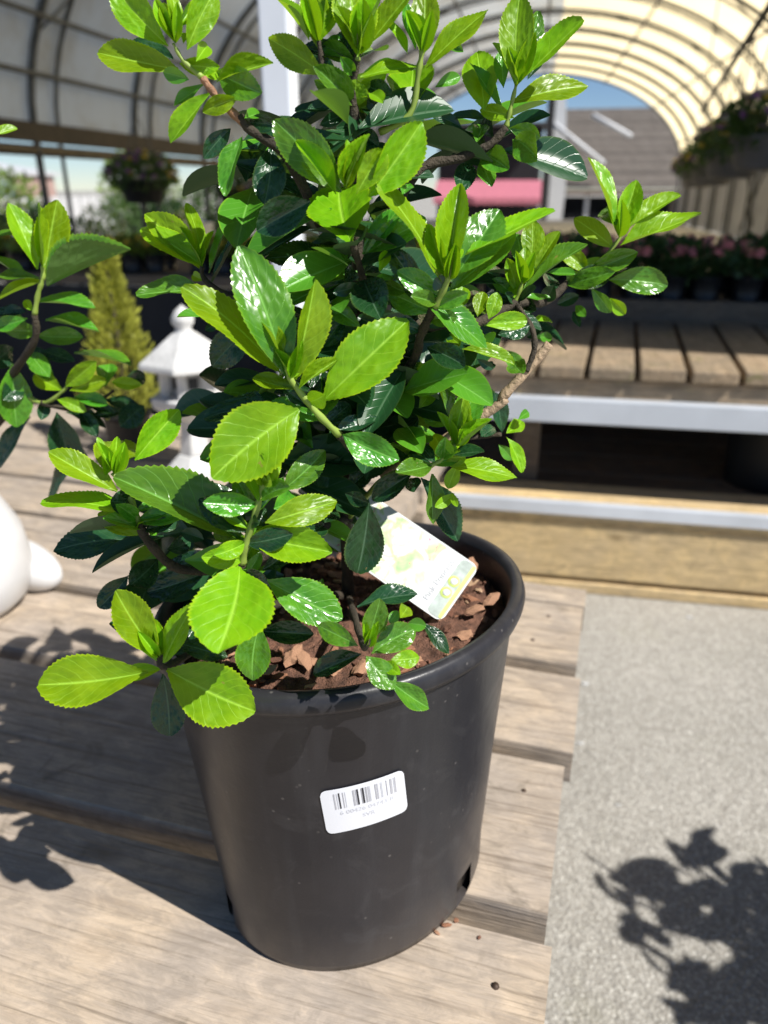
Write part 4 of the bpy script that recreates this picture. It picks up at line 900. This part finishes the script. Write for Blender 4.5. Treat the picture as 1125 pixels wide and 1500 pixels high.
m_ = MB(); m_.box((0, 0, 0.19), (0.39, 0.38, 0.018)); m_.build('lid', M['deck'], cr, 0.002)

# ------------------------------------------------------------------ white stone lantern
LT = at_z(290, 692, DECK)
lan = empty('stone_lantern', (LT.x, LT.y, DECK - 0.001)); tag(lan, 'white cast stone pagoda lantern standing on the far deck', 'lantern')
def sq(z, h): return [(-h, -h, z), (h, -h, z), (h, h, z), (-h, h, z)]
def loft(name, rings, par, mat=M['cast'], bev=0.003, rz=0.5):
    b = MB(); vs = []; fs = []; n = len(rings[0])
    for rg in rings: vs += [Matrix.Rotation(rz, 3, 'Z') @ Vector(p) for p in rg]
    for i in range(len(rings) - 1):
        for k in range(n): fs.append((i * n + k, i * n + (k + 1) % n, (i + 1) * n + (k + 1) % n, (i + 1) * n + k))
    fs.append(tuple(range(n - 1, -1, -1))); fs.append(tuple((len(rings) - 1) * n + k for k in range(n))); b.add(vs, fs); return b.build(name, mat, par, bev)
def hexr(z, r): return [(r * math.cos(k * math.pi / 3), r * math.sin(k * math.pi / 3), z) for k in range(6)]
loft('base', [hexr(0, .062), hexr(0.02, .062), hexr(0.045, .035)], lan)
loft('column', [hexr(0.045, .032), hexr(0.10, .026), hexr(0.115, .03)], lan)
loft('platform', [hexr(0.115, .034), hexr(0.145, .075), hexr(0.165, .078)], lan)
for k in range(6):
    a = k * math.pi / 3 + 0.5; b = MB(); b.box((0.048 * math.cos(a), 0.048 * math.sin(a), 0.19), (0.016, 0.016, 0.05), Matrix.Rotation(a, 3, 'Z')); b.build('corner_post', M['cast'], lan, 0.002)
loft('light_box', [hexr(0.165, .036), hexr(0.215, .036)], lan, plain('shaded_stone', (0.5, 0.49, 0.47), 0.8))
for k in range(6):
    a = k * math.pi / 3 + math.pi / 6 + 0.5; b = MB(); b.box((0.0315 * math.cos(a), 0.0315 * math.sin(a), 0.192), (0.003, 0.018, 0.022), Matrix.Rotation(a, 3, 'Z')); b.build('window', M['black_pl'], lan)
loft('roof', [hexr(0.215, .062), hexr(0.220, .094), hexr(0.232, .092), hexr(0.262, .052), hexr(0.285, .022)], lan)
b = MB(); b.lathe([(0.02, .283), (0.014, .293), (0.021, .302), (0.022, .312), (0.014, .325), (0.0, .336)], 16); b.build('finial', M['cast'], lan)

# ------------------------------------------------------------------ golden conifer
CN = at_y(193, 665, 1.62); con = empty('golden_conifer', (CN.x, 1.62, DECK - 0.001)); tag(con, 'narrow golden yellow conifer beside the white lantern', 'conifer')
rn = random.Random(8)
mb = MB(); mb.lathe(pot_profile(0.055, 0.042, 0.09, 0.012, 0.004), 32); mb.build('pot_body', M['black_pl'], con)
mb = MB(); mb.tube([(0, 0, 0.05), (0.004, 0, 0.25), (0, 0, 0.40)], [0.008, 0.005, 0.002], 6); mb.build('trunk', M['stem_brown'], con)
mb = MB()
for i in range(2600):
    t = rn.random() ** 0.8; z = 0.085 + t * 0.345; rmax = 0.082 * (1 - t) ** 1.05 * (1 if t > 0.1 else 0.7) + 0.008; a = rn.uniform(0, 6.3); r = rmax * math.sqrt(rn.uniform(0.25, 1)) * (1 + 0.22 * math.sin(5 * a + z * 60))
    p = Vector((r * math.cos(a), r * math.sin(a), z)); d = Vector((math.cos(a) * 0.6, math.sin(a) * 0.6, rn.uniform(0.5, 1.2))).normalized(); s = d.cross(Vector((rn.gauss(0, 1), rn.gauss(0, 1), rn.gauss(0, 1)))).normalized(); L = rn.uniform(0.012, 0.022)
    mb.add([p, p + d * L * .5 + s * L * .2, p + d * L, p + d * L * .5 - s * L * .2], [(0, 1, 2, 3)])
mb.build('crown', M['fol_gold'], con)

# ------------------------------------------------------------------ white ornament at the left edge
WO = at_z(-60, 890, DECK); orn = empty('garden_ornament', (WO.x, WO.y, DECK + 0.0005)); tag(orn, 'smooth white rounded garden ornament with a stubby foot at left edge', 'ornament')
mb = MB(); mb.lathe([(0.0, 0.0), (0.075, 0.0), (0.095, 0.02), (0.105, 0.06), (0.098, 0.11), (0.075, 0.16), (0.05, 0.19), (0.0, 0.20)], 32); mb.build('body', M['ceramic'], orn)
fo = at_z(30, 872, DECK) - orn.location
mb = MB(); bm = bmesh.new(); bmesh.ops.create_uvsphere(bm, u_segments=24, v_segments=14, radius=1)
for v in bm.verts: v.co = Vector((v.co.x * 0.060 * (1 + 0.12 * v.co.x), v.co.y * 0.034, v.co.z * 0.036))
me = bpy.data.meshes.new('foot'); bm.to_mesh(me); bm.free(); me.materials.append(M['ceramic']); me.polygons.foreach_set('use_smooth', [True] * len(me.polygons))
o = link(bpy.data.objects.new('foot', me), orn); o.location = (fo.x - 0.006, fo.y + 0.03, 0.035); o.rotation_euler = (0, 0.25, -0.3)

# ------------------------------------------------------------------ white post
WP = at_y(414, 200, 1.95); post = empty('white_post', (WP.x, 1.95, 0)); tag(post, 'square white upright post behind the shrub', 'post')
mb = MB(); mb.box((0, 0, 2.1), (0.068, 0.068, 4.2)); o = mb.build('shaft', M['white_paint'], post, 0.006); o.rotation_euler = (0, 0, -HA)
mb = MB(); mb.box((0, 0, 0.006), (0.12, 0.12, 0.012)); mb.build('foot_plate', M['galv'], post, 0.002)

# ------------------------------------------------------------------ trays of bedding flowers
def tray_proto(flower, foliage, seed, nfl=46, h=0.09):
    rnd = random.Random(seed); t = empty('flower_tray')
    for i in range(3):
        for j in range(2):
            m_ = MB(); m_.lathe(pot_profile(0.052, 0.042, 0.075, 0.012, 0.004), 16, c=((i - 1) * 0.108, (j - 0.5) * 0.108, 0.0)); m_.build('tray_cell', M['black_pl'], t)
    m_ = MB(); scatter_foliage(m_, (0, 0, 0.075 + h * 0.45), (0.175, 0.125, h * 0.62), 900, 0.034, rnd); m_.build('foliage', M[foliage], t)
    m_ = MB()
    for i in range(nfl): petals(m_, Vector((rnd.uniform(-.16, .16), rnd.uniform(-.115, .115), 0.075 + h * rnd.uniform(0.75, 1.15))), rnd.uniform(0.014, 0.021), rnd)
    o = m_.build('blossoms', M[flower], t); return t
tp = tray_proto('fl_pink', 'fol_dark', 1)
k = 0; names = ['nearest the slatted bench at the right edge', 'second along from the right edge in the front row', 'third along from the right edge in the front row', 'left end of the front row', 'back row at the right edge', 'back row behind the front trays', 'left end of the back row']
bxr = b_of(at_z(1110, 440, ztier))[0]
for i in range(7):
    r_, c_ = divmod(i, 4); o = tp if i == 0 else copy_tree(tp)
    o.location = BP(bxr + 0.06 - c_ * 0.345, s_back + 0.19 + r_ * 0.30, ztier + 0.001); o.rotation_euler = (0, 0, -HB + random.uniform(-.05, .05))
    tag(o, 'dark tray of pink bedding flowers, ' + names[i], 'flower tray', 'pink bedding trays on the shaded bench')

# bench skirted in black cloth on the left with yellow flowers
def table(name, label, c, w, d, h, mat):
    t = empty(name, c, -HA); tag(t, label, 'bench')
    m_ = MB(); m_.box((0, 0, h - 0.02), (w, d, 0.04)); m_.build('top', mat, t, 0.004)
    m_ = MB(); n = 120; vs = []
    for i in range(n + 1):
        x = -w / 2 + w * i / n; yv = -d / 2 + 0.004 - 0.012 * (1 + math.sin(i * 0.9 + 1.3 * math.sin(i * .31))); vs += [(x, yv - 0.01, 0.01), (x, yv, h - 0.045)]
    m_.add(vs, [(2 * i, 2 * i + 2, 2 * i + 3, 2 * i + 1) for i in range(n)], True); m_.build('skirt', M['black_wall'], t)
    for sx in (-1, 1):
        for sy in (-1, 1):
            m_ = MB(); m_.box((sx * (w / 2 - 0.06), sy * (d / 2 - 0.08), (h - 0.042) / 2), (0.06, 0.06, h - 0.042)); m_.build('leg', M['dark_wood'], t)
    return t
tl_ = table('skirted_bench', 'bench with black cloth skirt behind the conifer, yellow flowers on top', HP(-1.85, 3.55), 3.5, 0.9, 0.66, M['dark_wood'])
ty = tray_proto('fl_yellow', 'fol_lime', 2, 60, 0.055)
for i in range(6):
    o = ty if i == 0 else copy_tree(ty)
    o.location = HP(-0.45 - i * 0.42, 3.30, 0.662); o.rotation_euler = (0, 0, -HA)
    tag(o, 'tray of low yellow flowers on the black skirted bench, %s from the white post' % ['first', 'second', 'third', 'fourth', 'fifth', 'sixth'][i], 'flower tray', 'yellow flower trays')
# black pots under / beside the bench on the lower shelf
bp = empty('nursery_pot', BP(*b_of(at_z(1118, 706, zt - 0.035)), zt - 0.0345)); tag(bp, 'large black pot lying in shade on the lower shelf at right', 'plant pot')
mb = MB(); mb.lathe(pot_profile(0.125, 0.105, 0.20), 48); mb.build('pot_body', M['black_pl'], bp)

# ------------------------------------------------------------------ hanging baskets at right
def basket(loc, r, seed, label, bowl='white_pl', hang=0.6):
    rnd = random.Random(seed); t = empty('hanging_basket', loc); tag(t, label, 'hanging basket', 'hanging baskets of pansies')
    m_ = MB(); m_.lathe([(0.0, 0.0), (r * .62, 0.0), (r * .72, r * .08), (r * .95, r * .75), (r, r * .78), (r, r * .85), (r * .93, r * .85), (r * .9, r * .7), (0, r * .68)], 32); m_.build('bowl', M[bowl], t)
    m_ = MB(); scatter_foliage(m_, (0, 0, r * 1.1), (r * 1.35, r * 1.35, r * .75), 2100, r * .2, rnd, -0.05); m_.build('foliage', M['fol_mid'], t)
    for mat, n in (('fl_purple', 46), ('fl_yellow', 22), ('fl_white', 22)):
        m_ = MB()
        for i in range(n):
            a = rnd.uniform(0, 6.3); e = rnd.uniform(-0.35, 1.4); q = Vector((math.cos(a) * math.cos(e) * r * 1.36, math.sin(a) * math.cos(e) * r * 1.36, r * 1.1 + math.sin(e) * r * .8)); petals(m_, q, r * .14, rnd)
        m_.build('blossoms', M[mat], t)
    for k_ in range(3):
        a = k_ * 2.1; m_ = MB(); m_.tube([(r * .96 * math.cos(a), r * .96 * math.sin(a), r * .85), (0, 0, r * .85 + hang)], 0.004, 5); m_.build('hanger', M['galv'], t)
    return t
def at_h(px, py, yh):
    d = ray(px, py); return CAM + d * (yh / d.dot(HAX))
hang_rail_z = 0
for i, (px, py, yh, r, bowl) in enumerate(((1116, 250, 4.0, 0.165, 'bowl'), (1070, 262, 5.4, 0.18, 'bowl'), (1040, 272, 6.9, 0.18, 'bowl'), (1020, 275, 8.6, 0.18, 'bowl'))):
    basket(at_h(px, py, yh), r, i, ['large hanging basket of purple and yellow pansies at the right edge', 'second hanging basket back, grey bowl of trailing flowers', 'third hanging basket back along the right side', 'farthest small hanging basket at the right'][i], bowl)
for i, (px, py, yh, r) in enumerate(((212, 298, 6.2, 0.20), (345, 300, 8.5, 0.2))):
    basket(at_h(px, py, yh), r, 20 + i, ['dark hanging basket at left against the bright outdoors', 'smaller dark hanging basket left of the white post'][i], 'black_pl', 0.5)
rail = empty('hanging_rail', HP(0, 6)); tag(rail, 'thin metal pipe holding the hanging baskets on the right', 'rail')
q1 = at_h(1112, 252, 4.0); q2 = at_h(1020, 275, 8.6)
mb = MB(); mb.tube([q1 + Vector((0, 0, .77)) + (q1 - q2) * 0.25 - rail.location, q2 + Vector((0, 0, .77)) - (q1 - q2) * 0.25 - rail.location], 0.02, 8); mb.build('pipe', M['galv'], rail)
for q in (q1 + (q1 - q2) * 0.2, q2 - (q1 - q2) * 0.2):
    mb = MB(); zr = q.z + .79; mb.tube([Vector((q.x, q.y, zr)) - rail.location, Vector((q.x, q.y, EZ + AZ * 0.95)) - rail.location], 0.006, 5); mb.build('hanger', M['galv'], rail)

# ------------------------------------------------------------------ outside: barn past the far end
def at_ax(px, py, yh): return at_h(px, py, yh)
bz = -1.5
barn = empty('shingled_barn', HP(1.6, 37, bz)); tag(barn, 'barn with grey brown shingle roof beyond the greenhouse end', 'barn')
def sh_mat():
    t = NT('weathered_shingles'); v = t.coord(rnd=True); n1 = t.noise(v, 3, 4); c = t.ramp(n1, [(0.3, (0.20, 0.17, 0.145)), (0.7, (0.34, 0.30, 0.26))])
    br = t.noise(t.coord(scale=(8, 1, 1), rnd=True), 3, 2); c = t.mix(t.ramp(br, [(0.4, 0), (0.6, 0.5)]), c, (0.17, 0.145, 0.125)); oi = t.n('ObjectInfo'); hs = t.n('HueSaturation'); t.l(c, hs.inputs['Color']); t.l(t.math('MULTIPLY_ADD', oi.outputs['Random'], 0.55, 0.62), hs.inputs['Value']); t.base(hs.outputs[0], 0.85); return t.m
M['shingle'] = sh_mat()
eL = at_ax(795, 276, 35); eR = at_ax(1090, 276, 35); rL = at_ax(815, 160, 39)
x_e0 = (eL).dot(HR_); x_e1 = x_e0 + 9.0; ze = eL.z; zr_ = rL.z
NC = 40; shm = {}
for i in range(NC):
    t0, t1 = i / NC, (i + 1) / NC; y0_, y1_ = 35 + 4 * t0, 35 + 4 * t1; z0_, z1_ = ze + (zr_ - ze) * t0, ze + (zr_ - ze) * t1
    m_ = MB(); xa, xb = x_e0 + random.uniform(-.03, .03), x_e1
    P = [HP(xa, y0_ - .05, z0_ + .035), HP(xb, y0_ - .05, z0_ + .035), HP(xb, y1_ + .05, z1_ + .012), HP(xa, y1_ + .05, z1_ + .012)]
    Pb = [p - Vector((0, 0, 0.03)) for p in P]; m_.add([p - barn.location for p in P + Pb], [(0, 1, 2, 3), (7, 6, 5, 4), (0, 4, 5, 1), (1, 5, 6, 2), (2, 6, 7, 3), (3, 7, 4, 0)]); m_.build('shingle_course', M['shingle'], barn)
m_ = MB(); m_.box(HP((x_e0 + x_e1) / 2, 35, ze - 0.14) - barn.location, (9.0, 0.12, 0.2), rot); m_.build('fascia', plain('brown_fascia', (0.16, 0.115, 0.085), 0.7), barn)
m_ = MB(); m_.box(HP((x_e0 + x_e1) / 2, 38.4, (bz + ze) / 2 - 0.2) - barn.location, (8.8, 0.2, ze - bz - 0.3), rot); m_.build('back_wall', M['black_wall'], barn)
for k_ in range(6):
    m_ = MB(); xx = x_e0 + 0.15 + k_ * 1.7; m_.box(HP(xx, 35.3, (bz + ze - 0.25) / 2) - barn.location, (0.16, 0.16, ze - 0.25 - bz), rot); m_.build('post', M['white_boards'] if k_ in (1,) else M['dark_wood'], barn)
m_ = MB(); m_.box(HP(x_e0 - 0.02, 37, (ze + bz) / 2 - .3) - barn.location, (0.14, 3.6, ze - bz - .5), rot); m_.build('end_wall', M['white_boards'], barn)
for k_ in range(5):
    m_ = MB(); m_.box(HP(x_e0 + 1.0 + k_ * 1.7, 35.5, (bz + ze) / 2 - 0.5) - barn.location, (1.5, 0.06, ze - bz - 1.0), rot); m_.build('shade_panel', M['black_wall'], barn)  # black panels stand in for the shade under the barn eave
w0, w1 = at_ax(800, 270, 34.6).dot(HR_), at_ax(829, 270, 34.6).dot(HR_); wz = at_ax(805, 135, 34.6).z
m_ = MB(); P = [HP(w0, 34.6, bz), HP(w1 - .1, 34.6, bz), HP(w1, 34.6, ze), HP(w0 + .5, 34.6, wz), HP(w0, 34.6, wz)]
m_.add([p - barn.location for p in P] + [p - barn.location + HAX * 0.12 for p in P], [(0, 1, 2, 3, 4), (9, 8, 7, 6, 5)] + [(i, i + 5, (i + 1) % 5 + 5, (i + 1) % 5) for i in range(5)]); m_.build('pale_side_wall', M['white_boards'], barn)
gv = [HP(x_e0 - 0.05, 35, ze), HP(x_e0 - 0.05, 39, zr_), HP(x_e0 - 0.05, 39, ze)]
m_ = MB(); m_.add([p - barn.location for p in gv] + [p - barn.location + HR_ * 0.06 for p in gv], [(0, 1, 2), (5, 4, 3), (0, 3, 4, 1), (1, 4, 5, 2), (2, 5, 3, 0)]); m_.build('gable', M['white_boards'], barn)
for (a_, b_) in (((800, 172), (885, 240)), ((868, 168), (925, 200))):
    m_ = MB(); A_ = at_ax(a_[0], a_[1], 34.4); B_ = at_ax(b_[0], b_[1], 34.4); m_.tube([A_ - barn.location, B_ - barn.location], 0.10, 6); m_.build('sloping_pipe', M['white_boards'], barn)
# black hut with pink awning
hutL = at_ax(640, 300, 31.5); hutR = at_ax(788, 300, 31.5); hx0, hx1 = hutL.dot(HR_), hutR.dot(HR_); hz1 = at_ax(700, 186, 31.5).z; gzh = gz(HP(0, 31.5))
hut = empty('dark_hut', HP((hx0 + hx1) / 2, 32, gzh)); tag(hut, 'black boarded hut with pink awning beyond the greenhouse end', 'hut')
nb = 14
for k_ in range(nb):
    w_ = (hx1 - hx0) / nb; m_ = MB(); m_.box(HP(hx0 + (k_ + .5) * w_, 31.55, (gzh + hz1) / 2) - hut.location, (w_ * .93, 0.05, hz1 - gzh), rot); m_.build('board', M['black_wall'], hut)
m_ = MB(); m_.box(HP((hx0 + hx1) / 2, 33, (gzh + hz1) / 2) - hut.location, (hx1 - hx0, 2.7, hz1 - gzh - 0.05), rot); m_.build('body', M['black_wall'], hut)
m_ = MB(); m_.box(HP((hx0 + hx1) / 2, 32.6, hz1 + 0.06) - hut.location, (hx1 - hx0 + .3, 3.4, 0.10), rot); m_.build('roof', M['galv'], hut)
zt_, zb_ = at_ax(740, 268, 31).z, at_ax(740, 290, 30.4).z
n_ = 16
for k_ in range(n_):
    xa = hx0 + (hx1 - hx0 + .2) * k_ / n_; xb = hx0 + (hx1 - hx0 + .2) * (k_ + 1) / n_
    P = [HP(xa, 30.3, zb_), HP(xb, 30.3, zb_), HP(xb, 31.45, zt_ + .1), HP(xa, 31.45, zt_ + .1), HP(xa, 30.29, zb_ - .18), HP((xa + xb) / 2, 30.29, zb_ - .24), HP(xb, 30.29, zb_ - .18)]
    m_ = MB(); m_.add([p - hut.location for p in P], [(0, 1, 2, 3), (4, 5, 6, 1, 0)]); m_.build('awning_strip', M['pink_fab'], hut)
tallp = empty('dark_pole', HP(at_ax(797, 300, 29).dot(HR_), 29, gz(HP(0, 29)))); tag(tallp, 'tall dark pole in front of the shingled barn', 'pole')
mb = MB(); mb.box((0, 0, 2.6), (0.26, 0.2, 5.2), rot); mb.build('shaft', M['black_wall'], tallp, 0.01)
mb = MB(); mb.box((0, 0, 0.02), (0.4, 0.34, 0.04), rot); mb.build('base_plate', M['galv'], tallp)

# ------------------------------------------------------------------ outside left: building, pale stock, shrubs
bl = empty('long_building', HP(-17, 16)); tag(bl, 'long rosy brown building seen outside under the left eave', 'building')
bm_ = Matrix.Rotation(R(-3) - HA, 3, 'Z')
for k_ in range(12):
    m_ = MB(); m_.box((0, (k_ - 5.5) * 1.6, 0.72), (0.12, 1.55, 1.44)); o = m_.build('wall_panel', M['brown_boards'], bl)
    if k_ % 3 == 1:
        m_ = MB(); m_.box((0.075, (k_ - 5.5) * 1.6, 0.95), (0.05, 0.9, 0.7)); w_ = m_.build('window', M['white_boards'], bl); m_2 = MB(); m_2.box((0.11, (k_ - 5.5) * 1.6, 0.95), (0.02, 0.75, 0.55)); m_2.build('pane', plain('window_glass_%d' % k_, (0.2, 0.25, 0.3), 0.1), w_)
m_ = MB(); m_.box((-1.4, 0, 1.62), (3.2, 19.6, 0.10), Matrix.Rotation(R(8), 3, 'Y')); m_.build('roof', M['roof_tin'], bl)
bl.rotation_euler = (0, 0, -HA - R(6))
rs = random.Random(12)
def bush(name, loc, r, h, mat, label, n=700):
    t = empty(name, loc); tag(t, label, 'shrub', 'stock shrubs outside on the left')
    m_ = MB(); m_.lathe(pot_profile(r * .5, r * .4, r * .55, r * .1, r * .04), 20); m_.build('pot_body', M['black_pl'], t)
    m_ = MB(); m_.tube([(0, 0, r * .4), (0.01, 0, r * .55 + h * .5)], 0.02, 6); m_.build('trunk', M['stem_brown'], t)
    m_ = MB(); scatter_foliage(m_, (0, 0, r * .5 + h * .5), (r, r, h * .55), n, r * .22, rs); m_.build('crown', M[mat], t)
for (px, py, yh, r, h, mat, lab) in ((150, 345, 7.4, .22, .55, 'fol_lime', 'lime green round shrub outside, under the left eave'), (118, 352, 8.4, .28, .4, 'fol_mid', 'mid green shrub beside the lime one outside left'), (20, 340, 7.0, .35, .35, 'fol_mid', 'low wide shrub outside at the left edge'),
                                     (330, 340, 10.0, .3, .5, 'fol_mid', 'green shrub outside left of the white post'), (205, 270, 14.0, .7, 1.0, 'fol_lime', 'large pale shrub farther off outside left'), (270, 335, 9.0, .2, .35, 'fol_gold', 'small yellowish shrub outside left'), (60, 330, 10.5, .4, .5, 'fol_dark', 'dark bushy shrub outside behind the white cans'), (180, 330, 11.5, .35, .7, 'fol_mid', 'upright green shrub outside below the dark basket'), (235, 320, 12.5, .45, .6, 'fol_dark', 'dark shrub outside between basket and white post'),
                                     (5, 300, 12.0, .6, .9, 'fol_lime', 'tall pale shrub outside at the far left edge'), (300, 310, 13.5, .5, .8, 'fol_mid', 'bushy green shrub far outside near the white post')):
    q = at_h(px, py, yh); bush('stock_shrub', (q.x, q.y, 0.0), r, max(h, q.z - r * .5 + h * .5), mat, lab)
# white stock cans and a white board fence catching the sun
for i, (px, yh, rr_, hh_) in enumerate(((40, 8.6, .17, .5), (70, 8.8, .17, .5), (142, 6.6, .11, .42), (95, 9.2, .2, .55), (290, 9.5, .2, .6), (315, 10.5, .2, .6), (240, 10.5, .2, .55))):
    q = at_h(px, 340, yh); t = empty('white_can', (q.x, q.y, 0.0)); tag(t, ['white can outside, first from the left edge', 'white can outside, second from the left edge', 'small white can standing nearest outside left', 'white can outside behind the lime shrub', 'white can outside nearer the white post', 'white can outside closest to the white post', 'white can outside below the dark hanging basket'][i], 'can', 'white cans outside on the left')
    m_ = MB(); m_.lathe(pot_profile(rr_, rr_ * .85, hh_, 0.03, 0.01), 24); m_.build('can_body', M['white_pl'], t)
fen = empty('white_fence', HP(-11.2, 12)); tag(fen, 'bright white board fence outside under the left eave', 'fence')
for k_ in range(40):
    m_ = MB(); m_.box(HP(-11.2, 4.0 + k_ * 0.42, 0.40) - fen.location, (0.03, 0.34, 0.8), rot); m_.build('paling', M['white_boards'], fen)
for zz in (0.25, 0.6):
    m_ = MB(); m_.box(HP(-11.235, 12.2, zz) - fen.location, (0.035, 17, 0.08), rot); m_.build('rail', M['white_boards'], fen)

# ------------------------------------------------------------------ spilt mulch crumbs at the foot of the pot, pale pebbles by the deck edge
rk = random.Random(31)
for i, (px, py, q) in enumerate(((654, 1356, 0.006), (668, 1349, 0.005), (640, 1367, 0.004), (702, 1374, 0.0035))):
    w = at_z(px, py, DECK); o = bpy.data.objects.new('mulch_crumb', chips[i]); link(o)
    o.scale = (q, q, q); o.location = (w.x, w.y, DECK + q * 0.16); o.rotation_euler = (0, 0, rk.uniform(0, 6))
    tag(o, ['largest mulch crumb on the deck at the foot of the black pot', 'mulch crumb on the deck just right of the largest one', 'mulch crumb on the deck just left of the largest one', 'stray mulch crumb farthest right of the pot foot'][i], 'crumb', 'mulch crumbs spilt on the deck')
for i, (px, py, q) in enumerate(((857, 1003, 0.016), (850, 1090, 0.013), (905, 1180, 0.008), (1010, 905, 0.012))):
    w = at_z(px, py, 0.0); me = chip_mesh(50 + i); me.materials.append(M['cast']); o = bpy.data.objects.new('pale_pebble', me); link(o); o.scale = (q, q, q); o.location = (w.x, w.y, q * 0.2)
    tag(o, ['pale pebble on the concrete, nearest the far deck corner', 'pale pebble on the concrete halfway along the deck edge', 'smallest pale pebble out on the open concrete', 'pale pebble on the concrete near the timber kerb'][i], 'pebble', 'pale pebbles on the concrete')
